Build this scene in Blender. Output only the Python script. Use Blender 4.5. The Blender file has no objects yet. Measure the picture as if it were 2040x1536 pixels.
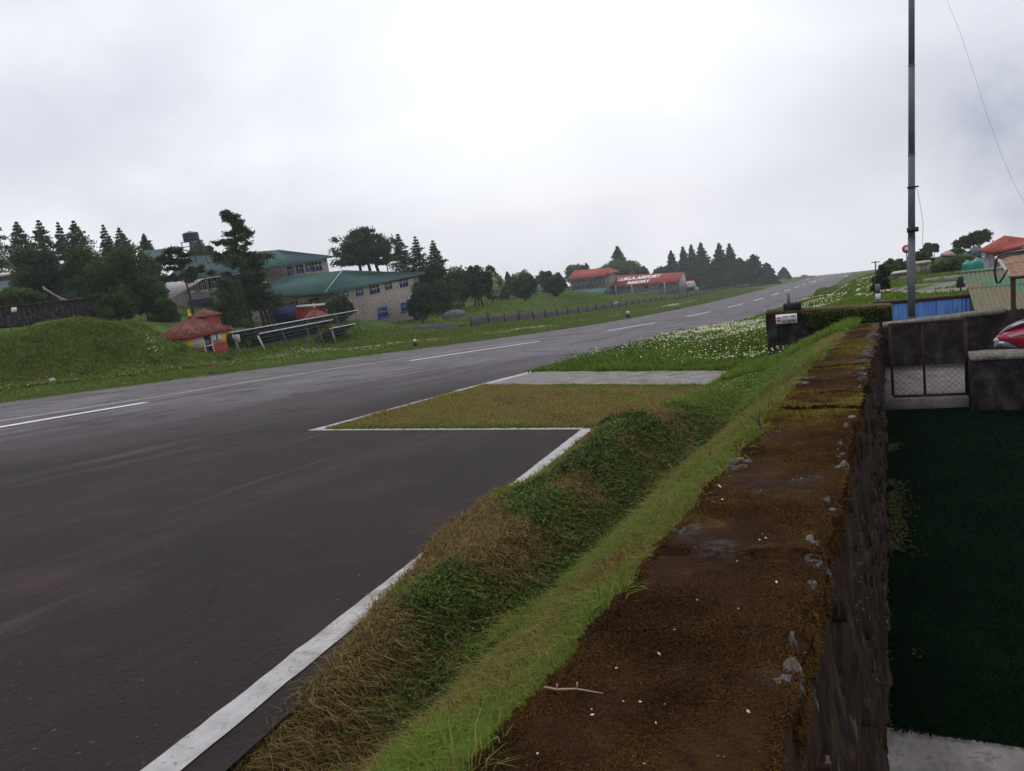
import bpy, math, numpy as np
from mathutils import Vector, Matrix
rng = np.random.default_rng(7)
S = 1.5            # metres per design unit: layout below is written in units of 1.5 m
sc = bpy.context.scene
COL = sc.collection

# ------------------------------------------------------------------ camera
PITCH, ROLL, TH, FPX = math.radians(10.832), math.radians(8.117), math.radians(25.487), 1540.0
_c, _s = math.cos, math.sin
# basis in (camera-forward frame), then turned so that the runway runs along +Y
def _rot(v):
    x, y, z = v
    return np.array([x*_c(TH) - y*_s(TH), x*_s(TH) + y*_c(TH), z])
FWD = np.array([0, _c(PITCH), -_s(PITCH)]); UP0 = np.array([0, _s(PITCH), _c(PITCH)]); R0 = np.array([1., 0, 0])
RGT = _c(ROLL)*R0 - _s(ROLL)*UP0; UPV = _c(ROLL)*UP0 + _s(ROLL)*R0
FWD, RGT, UPV = _rot(FWD), _rot(RGT), _rot(UPV)
cam_d = bpy.data.cameras.new('camera'); cam = bpy.data.objects.new('camera', cam_d); COL.objects.link(cam)
cam_d.sensor_fit = 'HORIZONTAL'; cam_d.sensor_width = 36; cam_d.lens = 36*FPX/2040
cam_d.clip_start = 0.05; cam_d.clip_end = 5000
M = Matrix((tuple(RGT), tuple(UPV), tuple(-FWD))).transposed().to_4x4()
cam.matrix_world = M
sc.camera = cam

def W(x, y):
    v = FWD*FPX + RGT*(x-1020) - UPV*(y-768)
    return v/np.hypot(v[0], v[1])
def P(x, y, d): return W(x, y)*d             # a point seen at (x, y), d units away horizontally
def PY(x, y, yy): w = W(x, y); return w*(yy/w[1])
def PX(x, y, xx): w = W(x, y); return w*(xx/w[0])

# ------------------------------------------------------------------ world
world = bpy.data.worlds.new("World"); sc.world = world; world.use_nodes = True
nt = world.node_tree; nt.nodes.clear()
def N(nt, t, **kw):
    n = nt.nodes.new(t)
    for k, v in kw.items():
        if k.startswith('i_'):
            key = k[2:]
            key = int(key) if key.isdigit() else key.replace('_', ' ')
            n.inputs[key].default_value = v
        else: setattr(n, k, v)
    return n
def ramp(n, stops):
    cr = n.color_ramp
    while len(cr.elements) > 1: cr.elements.remove(cr.elements[0])
    cr.elements[0].position = stops[0][0]; cr.elements[0].color = (*stops[0][1], 1) if len(stops[0][1]) == 3 else stops[0][1]
    for p, c in stops[1:]:
        e = cr.elements.new(p); e.color = (*c, 1)
    return n
SUN_EL, SUN_AZ = math.radians(62), math.radians(-30)
sky = N(nt, 'ShaderNodeTexSky', sky_type='NISHITA', sun_disc=False, sun_elevation=SUN_EL, sun_rotation=SUN_AZ)
bg1 = N(nt, 'ShaderNodeBackground', i_Strength=0.08); nt.links.new(sky.outputs[0], bg1.inputs[0])
tc = N(nt, 'ShaderNodeTexCoord')
mp = N(nt, 'ShaderNodeMapping'); mp.inputs['Scale'].default_value = (1, 1, 1.9)
nt.links.new(tc.outputs['Generated'], mp.inputs[0])
n1 = N(nt, 'ShaderNodeTexNoise', i_Scale=2.1, i_Detail=7.0, i_Roughness=0.5); nt.links.new(mp.outputs[0], n1.inputs[0])
n1.inputs['Distortion'].default_value = 0.25
r1 = ramp(N(nt, 'ShaderNodeValToRGB'), [(0.34, (.53, .54, .60)), (0.5, (.655, .662, .72)), (0.66, (.80, .805, .85))])
nt.links.new(n1.outputs[0], r1.inputs[0])
# brighter cloud high in the middle, greyer near the horizon
def dotmask(vec, lo, hi):
    d = N(nt, 'ShaderNodeVectorMath', operation='DOT_PRODUCT'); nt.links.new(tc.outputs['Generated'], d.inputs[0])
    v = np.array(vec); d.inputs[1].default_value = tuple(v/np.linalg.norm(v))
    m = N(nt, 'ShaderNodeMapRange', i_1=lo, i_2=hi); m.interpolation_type = 'SMOOTHSTEP'
    nt.links.new(d.outputs['Value'], m.inputs[0]); return m
mk = dotmask(W(1050, -60), 0.90, 1.0)
mx1 = N(nt, 'ShaderNodeMix', data_type='RGBA', blend_type='MIX'); mx1.inputs[7].default_value = (.93, .94, .98, 1)
mm = N(nt, 'ShaderNodeMath', operation='MULTIPLY'); mm.inputs[1].default_value = .60
nt.links.new(mk.outputs[0], mm.inputs[0]); nt.links.new(mm.outputs[0], mx1.inputs[0]); nt.links.new(r1.outputs[0], mx1.inputs[6])
# dark mountain flank showing through a gap in the cloud
mk2 = dotmask(W(2085, 270), 0.9925, 0.9985)
n2 = N(nt, 'ShaderNodeTexNoise', i_Scale=7.0, i_Detail=6.0, i_Roughness=0.6); nt.links.new(tc.outputs['Generated'], n2.inputs[0])
m2 = N(nt, 'ShaderNodeMapRange', i_1=.38, i_2=.62); nt.links.new(n2.outputs[0], m2.inputs[0])
m3 = N(nt, 'ShaderNodeMath', operation='MULTIPLY'); nt.links.new(mk2.outputs[0], m3.inputs[0]); nt.links.new(m2.outputs[0], m3.inputs[1])
mx2 = N(nt, 'ShaderNodeMix', data_type='RGBA'); mx2.inputs[7].default_value = (.34, .38, .48, 1)
nt.links.new(m3.outputs[0], mx2.inputs[0]); nt.links.new(mx1.outputs[2], mx2.inputs[6])
bg2 = N(nt, 'ShaderNodeBackground', i_Strength=0.93); nt.links.new(mx2.outputs[2], bg2.inputs[0])
ms = N(nt, 'ShaderNodeMixShader', i_0=0.94); nt.links.new(bg1.outputs[0], ms.inputs[1]); nt.links.new(bg2.outputs[0], ms.inputs[2])
wo = N(nt, 'ShaderNodeOutputWorld'); nt.links.new(ms.outputs[0], wo.inputs[0])
sd = bpy.data.lights.new('sun', 'SUN'); sd.energy = 0.9; sd.angle = math.radians(30); sd.color = (1, .97, .92)
so = bpy.data.objects.new('sun', sd); COL.objects.link(so)
sdir = Vector((math.sin(-SUN_AZ)*-1*math.cos(SUN_EL), math.cos(SUN_AZ)*math.cos(SUN_EL), math.sin(SUN_EL)))
so.rotation_euler = sdir.to_track_quat('Z', 'Y').to_euler(); so.location = (0, 0, 60)
sc.view_settings.view_transform = 'Standard'; sc.view_settings.look = 'None'
sc.view_settings.exposure = 0.48; sc.view_settings.gamma = 1
sc.cycles.volume_max_steps = 64
sc.cycles.max_bounces = 6

# ------------------------------------------------------------------ helpers
def tag(o, label=None, cat=None, group=None, kind=None):
    if label: o['label'] = label
    if cat: o['category'] = cat
    if group: o['group'] = group
    if kind: o['kind'] = kind
    return o
def raw_mesh(name, V, loops, starts, mats=(), tint=None, smooth=False, midx=None):
    me = bpy.data.meshes.new(name)
    V = np.asarray(V, dtype=np.float32); loops = np.asarray(loops, dtype=np.int32); starts = np.asarray(starts, dtype=np.int32)
    me.vertices.add(len(V)); me.vertices.foreach_set('co', V.ravel())
    me.loops.add(len(loops)); me.loops.foreach_set('vertex_index', loops)
    me.polygons.add(len(starts)); me.polygons.foreach_set('loop_start', starts)
    if midx is not None: me.polygons.foreach_set('material_index', np.asarray(midx, dtype=np.int32))
    me.update(calc_edges=True)
    if smooth: me.polygons.foreach_set('use_smooth', np.ones(len(starts), dtype=bool))
    if tint is not None:
        a = me.attributes.new('tint', 'FLOAT', 'POINT'); a.data.foreach_set('value', np.asarray(tint, dtype=np.float32))
    for m in mats: me.materials.append(m)
    me.validate()
    return me
def link(name, me, parent=None):
    o = bpy.data.objects.new(name, me); COL.objects.link(o)
    if parent is not None: o.parent = parent
    return o
def empty(name, p, label, cat, group=None):
    o = bpy.data.objects.new(name, None); COL.objects.link(o); o.location = tuple(np.array(p)*S)
    o.empty_display_size = .3
    return tag(o, label, cat, group)
class MB:
    """collects faces in layout units; build() links them as one mesh object"""
    def __init__(s): s.v = []; s.f = []; s.m = []
    def face(s, pts, mi=0):
        n = len(s.v); s.v += [tuple(map(float, p)) for p in pts]; s.f.append(tuple(range(n, n+len(pts)))); s.m.append(mi); return s
    def hexa(s, p, mi=0):
        """p: 8 corners, bottom loop then top loop"""
        n = len(s.v); s.v += [tuple(map(float, q)) for q in p]
        for f in ((3,2,1,0),(4,5,6,7),(0,1,5,4),(1,2,6,5),(2,3,7,6),(3,0,4,7)):
            s.f.append(tuple(n+i for i in f)); s.m.append(mi)
        return s
    def box(s, x0, x1, y0, y1, z0, z1, mi=0, F=None):
        p = [(x0,y0,z0),(x1,y0,z0),(x1,y1,z0),(x0,y1,z0),(x0,y0,z1),(x1,y0,z1),(x1,y1,z1),(x0,y1,z1)]
        if F is not None: p = [F(*q) for q in p]
        return s.hexa(p, mi)
    def slab(s, pts, t, mi=0):
        """polygon given thickness t downwards (vector or number)"""
        pts = [np.array(p, float) for p in pts]; dv = np.array((0, 0, -t)) if np.isscalar(t) else np.array(t)
        n = len(s.v); k = len(pts)
        s.v += [tuple(p) for p in pts] + [tuple(p+dv) for p in pts]
        s.f.append(tuple(range(n, n+k))); s.f.append(tuple(range(n+2*k-1, n+k-1, -1)))
        for i in range(k):
            j = (i+1) % k; s.f.append((n+i, n+k+i, n+k+j, n+j))
        s.m += [mi]*(k+2); return s
    def tube(s, pts, r, n=8, mi=0, cap=True):
        pts = [np.array(p, float) for p in pts]
        rs = [r]*len(pts) if np.isscalar(r) else list(r)
        base = len(s.v); k = len(pts)
        prev = None
        for i, p in enumerate(pts):
            d = pts[min(i+1, k-1)] - pts[max(i-1, 0)]; d = d/(np.linalg.norm(d)+1e-9)
            a = np.cross(d, (0, 0, 1.)) if abs(d[2]) < .95 else np.cross(d, (1., 0, 0)); a /= np.linalg.norm(a)
            if prev is not None:
                a = prev - d*(prev@d); a /= np.linalg.norm(a)+1e-9
            prev = a; b = np.cross(d, a)
            for q in range(n):
                t = 2*math.pi*q/n; s.v.append(tuple(p + rs[i]*(a*math.cos(t)+b*math.sin(t))))
        for i in range(k-1):
            for q in range(n):
                q2 = (q+1) % n
                s.f.append((base+i*n+q, base+i*n+q2, base+(i+1)*n+q2, base+(i+1)*n+q)); s.m.append(mi)
        if cap:
            s.f.append(tuple(base+q for q in range(n-1, -1, -1))); s.f.append(tuple(base+(k-1)*n+q for q in range(n))); s.m += [mi, mi]
        return s
    def build(s, name, mats, parent=None, org=None, smooth=False):
        if org is None:
            org = np.array(parent.location)/S if parent is not None and parent.parent is None else None
        if org is None: org = np.zeros(3)
        V = (np.array(s.v) - np.array(org))*S
        loops = [i for f in s.f for i in f]; st = np.cumsum([0]+[len(f) for f in s.f[:-1]])
        if not isinstance(mats, (list, tuple)): mats = [mats]
        me = raw_mesh(name, V, loops, st, mats, midx=s.m, smooth=smooth)
        return link(name, me, parent)
def sub(mb, name, mats, parent, smooth=False):
    """a sub-part: parent is a part sitting at its thing's origin"""
    return mb.build(name, mats, parent, org=np.array(parent.parent.location)/S, smooth=smooth)
def thing(mb, name, mats, label, cat, group=None, org=None, smooth=False):
    if org is None: a = np.array(mb.v); org = np.array([a[:,0].mean(), a[:,1].mean(), a[:,2].min()])
    o = mb.build(name, mats, None, org=org, smooth=smooth); o.location = tuple(np.array(org)*S)
    return tag(o, label, cat, group)

# ------------------------------------------------------------------ materials
def mat(name, stops, scale=1.0, detail=6, rough=.9, bump=0., bscale=None, stretch=(1,1,1), spec=.3, dist=0., metal=0., extra=None, tint=False, rot=None, trans=0.):
    m = bpy.data.materials.new(name); m.use_nodes = True; t = m.node_tree; t.nodes.clear()
    out = N(t, 'ShaderNodeOutputMaterial'); b = N(t, 'ShaderNodeBsdfPrincipled'); t.links.new(b.outputs[0], out.inputs[0])
    b.inputs['Roughness'].default_value = rough; b.inputs['Specular IOR Level'].default_value = spec; b.inputs['Metallic'].default_value = metal
    g = N(t, 'ShaderNodeNewGeometry'); mpn = N(t, 'ShaderNodeMapping'); mpn.inputs['Scale'].default_value = stretch
    if rot: mpn.inputs['Rotation'].default_value = rot
    t.links.new(g.outputs['Position'], mpn.inputs[0])
    if tint:
        a = N(t, 'ShaderNodeAttribute', attribute_name='tint'); r = ramp(N(t, 'ShaderNodeValToRGB'), stops); t.links.new(a.outputs['Fac'], r.inputs[0])
    else:
        n = N(t, 'ShaderNodeTexNoise', i_Scale=scale, i_Detail=detail, i_Roughness=.6, i_Distortion=dist); t.links.new(mpn.outputs[0], n.inputs[0])
        r = ramp(N(t, 'ShaderNodeValToRGB'), stops); t.links.new(n.outputs[0], r.inputs[0])
    colout = r.outputs[0]
    if extra:
        for e in extra: colout = e(t, mpn, g, colout)
    t.links.new(colout, b.inputs['Base Color'])
    if trans:
        tr = N(t, 'ShaderNodeBsdfTranslucent'); t.links.new(colout, tr.inputs[0]); mxs = N(t, 'ShaderNodeMixShader', i_0=trans)
        t.links.new(b.outputs[0], mxs.inputs[1]); t.links.new(tr.outputs[0], mxs.inputs[2]); t.links.new(mxs.outputs[0], out.inputs[0])
    if bump:
        n2 = N(t, 'ShaderNodeTexNoise', i_Scale=bscale or scale*4, i_Detail=4.0); t.links.new(mpn.outputs[0], n2.inputs[0])
        bp = N(t, 'ShaderNodeBump', i_Strength=min(1, bump), i_Distance=0.03); t.links.new(n2.outputs[0], bp.inputs['Height']); t.links.new(bp.outputs[0], b.inputs['Normal'])
    return m
def spots(col, scale, lo, hi, kind='noise', amount=1., stretch=None):
    """overlay of col where a second noise passes lo..hi"""
    def f(t, mpn, g, cin):
        src = mpn.outputs[0]
        if stretch is not None:
            m2_ = N(t, 'ShaderNodeMapping'); m2_.inputs['Scale'].default_value = stretch; t.links.new(g.outputs['Position'], m2_.inputs[0]); src = m2_.outputs[0]
        if kind == 'noise':
            n = N(t, 'ShaderNodeTexNoise', i_Scale=scale, i_Detail=5.0, i_Roughness=.6); t.links.new(src, n.inputs[0]); o = n.outputs[0]
        elif kind == 'cell':
            n = N(t, 'ShaderNodeTexVoronoi', i_Scale=scale); t.links.new(src, n.inputs[0]); o = n.outputs['Distance']
        elif kind == 'edge':
            n = N(t, 'ShaderNodeTexVoronoi', feature='DISTANCE_TO_EDGE', i_Scale=scale); t.links.new(src, n.inputs[0]); o = n.outputs['Distance']
        mr = N(t, 'ShaderNodeMapRange', i_1=lo, i_2=hi, i_3=0., i_4=amount); t.links.new(o, mr.inputs[0])
        mx = N(t, 'ShaderNodeMix', data_type='RGBA'); mx.inputs[7].default_value = (*col, 1)
        t.links.new(mr.outputs[0], mx.inputs[0]); t.links.new(cin, mx.inputs[6]); return mx.outputs[2]
    return f
def flat(name, c, rough=.6, spec=.4, metal=0., var=.25, scale=3.):
    c = np.array(c); return mat(name, [(.3, tuple(c*(1-var))), (.7, tuple(np.minimum(1, c*(1+var))))], scale=scale, rough=rough, spec=spec, metal=metal)

def xramp(col, x0, x1, amount=1.):
    """overlay of col, ramping in noisily from x0 to x1 (metres), fading along y"""
    def f(t, mpn, g, cin):
        sp = N(t, 'ShaderNodeSeparateXYZ'); t.links.new(g.outputs['Position'], sp.inputs[0])
        n = N(t, 'ShaderNodeTexNoise', i_Scale=.25, i_Detail=5.0); t.links.new(g.outputs['Position'], n.inputs[0])
        a = N(t, 'ShaderNodeMath', operation='MULTIPLY_ADD'); t.links.new(n.outputs[0], a.inputs[0]); a.inputs[1].default_value = 6.
        yy = N(t, 'ShaderNodeMath', operation='MULTIPLY_ADD'); t.links.new(sp.outputs[1], yy.inputs[0]); yy.inputs[1].default_value = -.55; t.links.new(sp.outputs[0], yy.inputs[2]); t.links.new(yy.outputs[0], a.inputs[2])
        mr = N(t, 'ShaderNodeMapRange', i_1=x0+3, i_2=x1+3, i_3=0., i_4=amount); t.links.new(a.outputs[0], mr.inputs[0])
        mx = N(t, 'ShaderNodeMix', data_type='RGBA'); mx.inputs[7].default_value = (*col, 1)
        t.links.new(mr.outputs[0], mx.inputs[0]); t.links.new(cin, mx.inputs[6]); return mx.outputs[2]
    return f
ASPH = mat('runway_asphalt', [(.3, (.105, .098, .107)), (.5, (.138, .130, .142)), (.7, (.172, .163, .177))], scale=.35, detail=8, rough=.85, spec=.16, bump=.5, bscale=22,
    extra=[xramp((.0155, .0105, .0110), -36, -20, .97),
           spots((.045, .032, .034), .5, .52, .62, stretch=(1.6, .05, 1), amount=.55), spots((.12, .11, .115), .8, .60, .70, stretch=(1.1, .035, 1), amount=.35),
           spots((.02, .018, .02), 55, .52, .60, amount=.5), spots((.22, .17, .15), 26, .685, .72, amount=.9), spots((.14, .08, .06), 34, .66, .72, amount=.6), spots((.008, .007, .008), .9, .012, .0, kind='edge', amount=.55, stretch=(1, .35, 1)), spots((.006, .005, .006), 38, .57, .66, amount=.6), spots((.05, .028, .022), 1.1, .52, .66, amount=.4), spots((.012, .010, .010), .45, .55, .66, amount=.5)])
APRON = mat('apron_asphalt', [(.3, (.017, .013, .014)), (.7, (.033, .024, .026))], scale=.8, detail=8, rough=.7, spec=.4, bump=.6, bscale=25,
    extra=[spots((.008, .007, .008), 60, .5, .6, amount=.5), spots((.16, .13, .12), 8.0, .075, .03, kind='cell', amount=.6), spots((.05, .028, .022), 2.5, .55, .7, amount=.35)])
PAINT = mat('worn_white_paint', [(.25, (.27, .26, .26)), (.6, (.42, .41, .41))], scale=5, detail=9, rough=.9, spec=.1, bump=.5, bscale=30, extra=[spots((.10, .09, .09), 24, .60, .68, amount=.7), spots((.15, .13, .12), 2.4, .56, .72, amount=.7)])
DASH = mat('white_marking_paint', [(.25, (.5, .5, .52)), (.6, (.72, .72, .75))], scale=4, rough=.7)
YEL = mat('yellow_marking_paint', [(.25, (.42, .38, .20)), (.6, (.58, .52, .28))], scale=3, rough=.7)
SOIL = mat('soil_and_turf', [(.3, (0.0286, 0.0416, 0.0104)), (.5, (0.0455, 0.0780, 0.0143)), (.7, (0.0715, 0.1235, 0.0195))], scale=.6, detail=8, rough=1, spec=.1, bump=1., bscale=6, extra=[spots((.05, .04, .018), 1.3, .55, .68, amount=.5)])
GRASS = mat('grass_blades', [(0, (0.0640, 0.0333, 0.0141)), (.22, (0.1536, 0.0960, 0.0384)), (.38, (0.2688, 0.2112, 0.0704)), (.52, (0.1408, 0.1472, 0.0282)), (.75, (0.0922, 0.1562, 0.0179)), (1, (0.1600, 0.2432, 0.0358))], tint=True, rough=.85, spec=.15, trans=.35)
LEAFM = mat('leaf_blades', [(0, (0.0540, 0.0300, 0.0120)), (.3, (0.0408, 0.0504, 0.0072)), (.6, (0.0408, 0.0864, 0.0072)), (1, (0.1020, 0.1860, 0.0144))], tint=True, rough=.7, spec=.25, trans=.25)
PETAL = mat('flower_petals', [(0, (.26, .30, .10)), (.35, (.46, .46, .24)), (.7, (.58, .58, .42)), (1, (.68, .68, .60))], tint=True, rough=.8, spec=.1)
PINE = mat('pine_foliage', [(0, (0.0220, 0.0363, 0.0198)), (.5, (0.0462, 0.0726, 0.0308)), (1, (0.0935, 0.1320, 0.0462))], tint=True, rough=.9, spec=.1, trans=.35)
BROAD = mat('broad_foliage', [(0, (0.0322, 0.0552, 0.0161)), (.5, (0.0598, 0.1035, 0.0253)), (1, (0.1150, 0.1840, 0.0414))], tint=True, rough=.9, spec=.1, trans=.35)
BLOSSOM = mat('blossom_foliage', [(0, (.03, .06, .016)), (.6, (.07, .12, .03)), (.8, (.42, .45, .25)), (1, (.6, .6, .4))], tint=True, rough=.9, spec=.1, trans=.25)
BARK = mat('bark', [(.3, (.03, .022, .018)), (.7, (.085, .062, .05))], scale=5, stretch=(1, 1, .25), rough=.95, bump=.8)
MOSS = mat('mossy_stone_top', [(.25, (.016, .007, .004)), (.45, (.034, .015, .006)), (.58, (.050, .024, .007)), (.75, (.075, .048, .011))], scale=3.2, detail=10, rough=1, spec=.08, bump=1, bscale=60,
    extra=[spots((.10, .078, .012), 1.6, .56, .68, amount=.75), spots((.055, .050, .052), 2.3, .585, .66, amount=.85), spots((.028, .012, .006), 26, .48, .60, amount=.7), spots((.32, .30, .28), 34, .70, .74, amount=.9), spots((.015, .006, .003), 11, .52, .68, amount=.6)])
MOSSB = mat('moss_tufts', [(0, (.020, .010, .005)), (.36, (.060, .028, .010)), (.6, (.095, .058, .012)), (1, (.13, .115, .018))], tint=True, rough=.95, spec=.05, trans=.2)
WALLD = mat('dark_mossy_masonry', [(.34, (.004, .003, .003)), (.5, (.018, .009, .006)), (.66, (.045, .024, .015))], scale=6, detail=12, stretch=(1, 1, .30), rough=.95, spec=.15, bump=1, bscale=9,
    extra=[spots((.16, .145, .14), 14, .64, .69, amount=.8, stretch=(1, 1, .22)), spots((.03, .035, .006), 3.3, .56, .66, amount=.6), spots((.004, .004, .004), 2.6, .56, .66, amount=.8), spots((.05, .018, .008), 2.0, .55, .7, amount=.6)])
SLATE = mat('pale_slate', [(.3, (.030, .026, .024)), (.52, (.075, .069, .066)), (.72, (.19, .178, .17))], scale=14, stretch=(1, 1, 3), rough=.85, bump=1, bscale=30, extra=[spots((.07, .035, .012), 5, .58, .66, amount=.7)])
DARKC = mat('weathered_concrete_wall', [(.34, (.012, .010, .011)), (.50, (.028, .025, .026)), (.62, (.058, .053, .054)), (.70, (.10, .094, .093))], scale=4, detail=14, rough=.95, spec=.1, bump=1, bscale=30, stretch=(1, 1, .8), extra=[spots((.006, .006, .007), 1.6, .54, .66, amount=.8)])
CONC = mat('concrete_slab', [(.3, (.10, .09, .085)), (.5, (.17, .155, .15)), (.7, (.26, .24, .23))], scale=2.5, detail=10, rough=.9, bump=.6, bscale=20, extra=[spots((.05, .055, .02), 1.8, .57, .68, amount=.5), spots((.05, .045, .045), 5, .6, .66, amount=.6)])
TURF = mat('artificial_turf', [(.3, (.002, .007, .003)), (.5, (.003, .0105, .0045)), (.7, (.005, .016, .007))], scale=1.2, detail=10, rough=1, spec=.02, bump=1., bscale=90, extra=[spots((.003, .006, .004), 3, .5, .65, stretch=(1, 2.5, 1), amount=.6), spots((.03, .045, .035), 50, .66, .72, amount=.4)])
STONE = mat('stone_masonry', [(.3, (.13, .11, .095)), (.5, (.25, .215, .19)), (.7, (.40, .36, .325))], scale=2.4, detail=3, rough=.95, bump=.8, bscale=5, stretch=(1, 1, 2.2), extra=[spots((.06, .05, .046), 2.2, .05, .0, kind='edge', amount=.8, stretch=(1, 1, 1.9)), spots((.42, .38, .33), 2.2, .62, .66, amount=.5, stretch=(1, 1, 1.9))])
STONEF = mat('far_stone_masonry', [(.3, (.10, .09, .085)), (.5, (.17, .155, .145)), (.7, (.25, .23, .215))], scale=.9, detail=6, rough=.95, stretch=(1, 1, 1.6))
GREENR = mat('weathered_green_roof', [(.3, (.016, .060, .048)), (.55, (.024, .082, .064)), (.72, (.04, .10, .082))], scale=.5, detail=6, rough=.8, spec=.15, extra=[spots((.030, .055, .10), .22, .50, .60, amount=.8), spots((.12, .11, .06), .5, .60, .70, amount=.6, stretch=(1.4, .5, 1))])
TEALR = mat('teal_sheet_roof', [(.3, (.022, .085, .078)), (.7, (.04, .12, .11))], scale=.4, rough=.8, spec=.15)
BLUER = mat('grey_teal_sheet_roof', [(.3, (.026, .062, .070)), (.7, (.04, .085, .095))], scale=.4, rough=.8, spec=.15)
REDR = mat('red_sheet_roof', [(.3, (.20, .042, .032)), (.7, (.29, .070, .052))], scale=.4, rough=.85, spec=.12)
RUSTR = mat('rusty_red_sheet_roof', [(.25, (.06, .022, .018)), (.5, (.13, .042, .033)), (.7, (.20, .085, .066))], scale=1.6, detail=8, rough=.9, spec=.12, extra=[spots((.30, .24, .21), 3, .60, .68, amount=.6), spots((.07, .03, .02), 1.2, .55, .7, amount=.6)])
BLUEP = flat('blue_timber', (.02, .06, .28)); WHITEP = flat('white_painted_timber', (.6, .62, .66)); DARKG = flat('dark_window_glass', (.015, .018, .024), rough=.15, spec=.6)
DARKW = flat('dark_timber', (.02, .018, .022)); BLUET = mat('blue_tarpaulin', [(.3, (.004, .010, .045)), (.7, (.010, .024, .11))], scale=1.5, rough=.5)
YELP = mat('yellow_wall_paint', [(.3, (.84, .52, .03)), (.7, (.90, .62, .06))], scale=2, rough=.8); REDP = mat('dark_red_wall_paint', [(.3, (.23, .03, .022)), (.7, (.32, .052, .036))], scale=2, rough=.8)
REDV = mat('red_valance_cloth', [(.3, (.16, .008, .015)), (.7, (.28, .02, .03))], scale=8, rough=.8); GOLD = flat('gold_finial', (.55, .35, .06), rough=.35, metal=.6)
STEEL = mat('galvanised_steel', [(.3, (.085, .095, .11)), (.7, (.14, .15, .17))], scale=2, detail=8, rough=.75, spec=.25); ALU = flat('aluminium_rail', (.55, .56, .58), rough=.4, metal=.2); PANELU = flat('solar_panel_underside', (.035, .035, .042))
RUST = mat('rusty_iron', [(.3, (.02, .009, .008)), (.7, (.06, .025, .018))], scale=8, rough=.85); BLACK = flat('black_plastic', (.012, .012, .015), rough=.4)
GTANK = flat('green_plastic_tank', (.012, .22, .15), rough=.35); CREAM = flat('cream_render', (.40, .36, .29)); TEXTW = flat('white_sign_paint', (.72, .72, .74), var=.06)
CLOTHW = flat('white_tarpaulin', (.42, .38, .38)); GREYW = mat('weathered_grey_pickets', [(.3, (.05, .052, .055)), (.5, (.085, .085, .09)), (.7, (.14, .14, .145))], scale=3, stretch=(2, 2, .3), rough=.95)
BRICKP = flat('pale_terrace_stone', (.17, .155, .15)); SIGNB = flat('dark_sign_paint', (.03, .02, .09), var=.05); SIGNR = flat('red_sign_paint', (.5, .02, .03), var=.05)
SHEDM = mat('faded_green_corrugated_sheet', [(.40, (.14, .115, .07)), (.50, (.125, .12, .065)), (.54, (.06, .145, .08))], scale=.7, detail=3, rough=.7, stretch=(1, 1, 1), extra=[spots((.22, .10, .05), 1.5, .56, .68, amount=.6, stretch=(3, 1, .3)), spots((.04, .04, .03), 1.2, .60, .7, amount=.4, stretch=(4, 1, .2))])
BLUEC = mat('blue_corrugated_sheet', [(.3, (.08, .20, .58)), (.5, (.13, .28, .68)), (.7, (.20, .38, .75))], scale=2, rough=.5, stretch=(4, 1, .4), extra=[spots((.11, .045, .04), 1.1, .60, .66, amount=.85, stretch=(3, 1, .5))])
PLANK = mat('rusty_brown_sheet', [(.3, (.13, .065, .04)), (.5, (.25, .14, .09)), (.7, (.34, .22, .15))], scale=1.6, rough=.8, stretch=(.6, 4, 1), extra=[spots((.10, .03, .02), 3, .6, .68, amount=.7, stretch=(.6, 4, 1))])
REDG = mat('glossy_red_fairing', [(.3, (.26, .012, .03)), (.7, (.34, .02, .045))], scale=2, rough=.18, spec=.6)
STRAW = flat('dry_straw', (.28, .20, .12)); FLAG = [flat('prayer_flag_white', (.5, .5, .5)), flat('prayer_flag_yellow', (.42, .38, .22)), flat('prayer_flag_green', (.22, .30, .22)), flat('prayer_flag_red', (.32, .18, .16)), flat('prayer_flag_blue', (.20, .24, .34))]
SKIN = flat('skin', (.32, .19, .13)); CLOTHD = flat('dark_cloth', (.015, .016, .022)); ROCK = mat('grey_rock', [(.3, (.045, .043, .044)), (.7, (.15, .14, .142))], scale=3, rough=.95, bump=1)

# ------------------------------------------------------------------ terrain
YS = [-60,-5,0,9,12,16,20,27,33,41,53,67,80,95,123,150,180,220,280,330,400,455,523,560,700,1000]
ZS = [-.9,-.95,-1.33,-2.37,-2.69,-3.13,-3.6,-4.44,-5.17,-6.15,-7.59,-9.22,-10.66,-12.25,-15.05,-17.59,-20.3,-23.82,-29.04,-33.6,-39.9,-44.8,-50.6,-62,-150,-400]
_ty = np.linspace(-60, 1000, 10601); _tz = np.interp(_ty, YS, ZS)
_k = np.ones(41)/41; _tzs = np.convolve(np.pad(_tz, 20, mode='edge'), _k, mode='valid'); _near = np.clip((_ty-10)/10, 0, 1)*np.clip((515-_ty)/6, 0, 1); _tz = _tz*(1-_near)+_tzs*_near
def zr(y): return np.interp(y, _ty, _tz)
CPL, CPR = [], []
def cpl(p, dz=0): CPL.append((p[0], p[1], p[2]-float(zr(p[1]))+dz))
def cpr(p, dz=0): CPR.append((p[0], p[1], p[2]-float(zr(p[1]))+dz))

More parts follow.
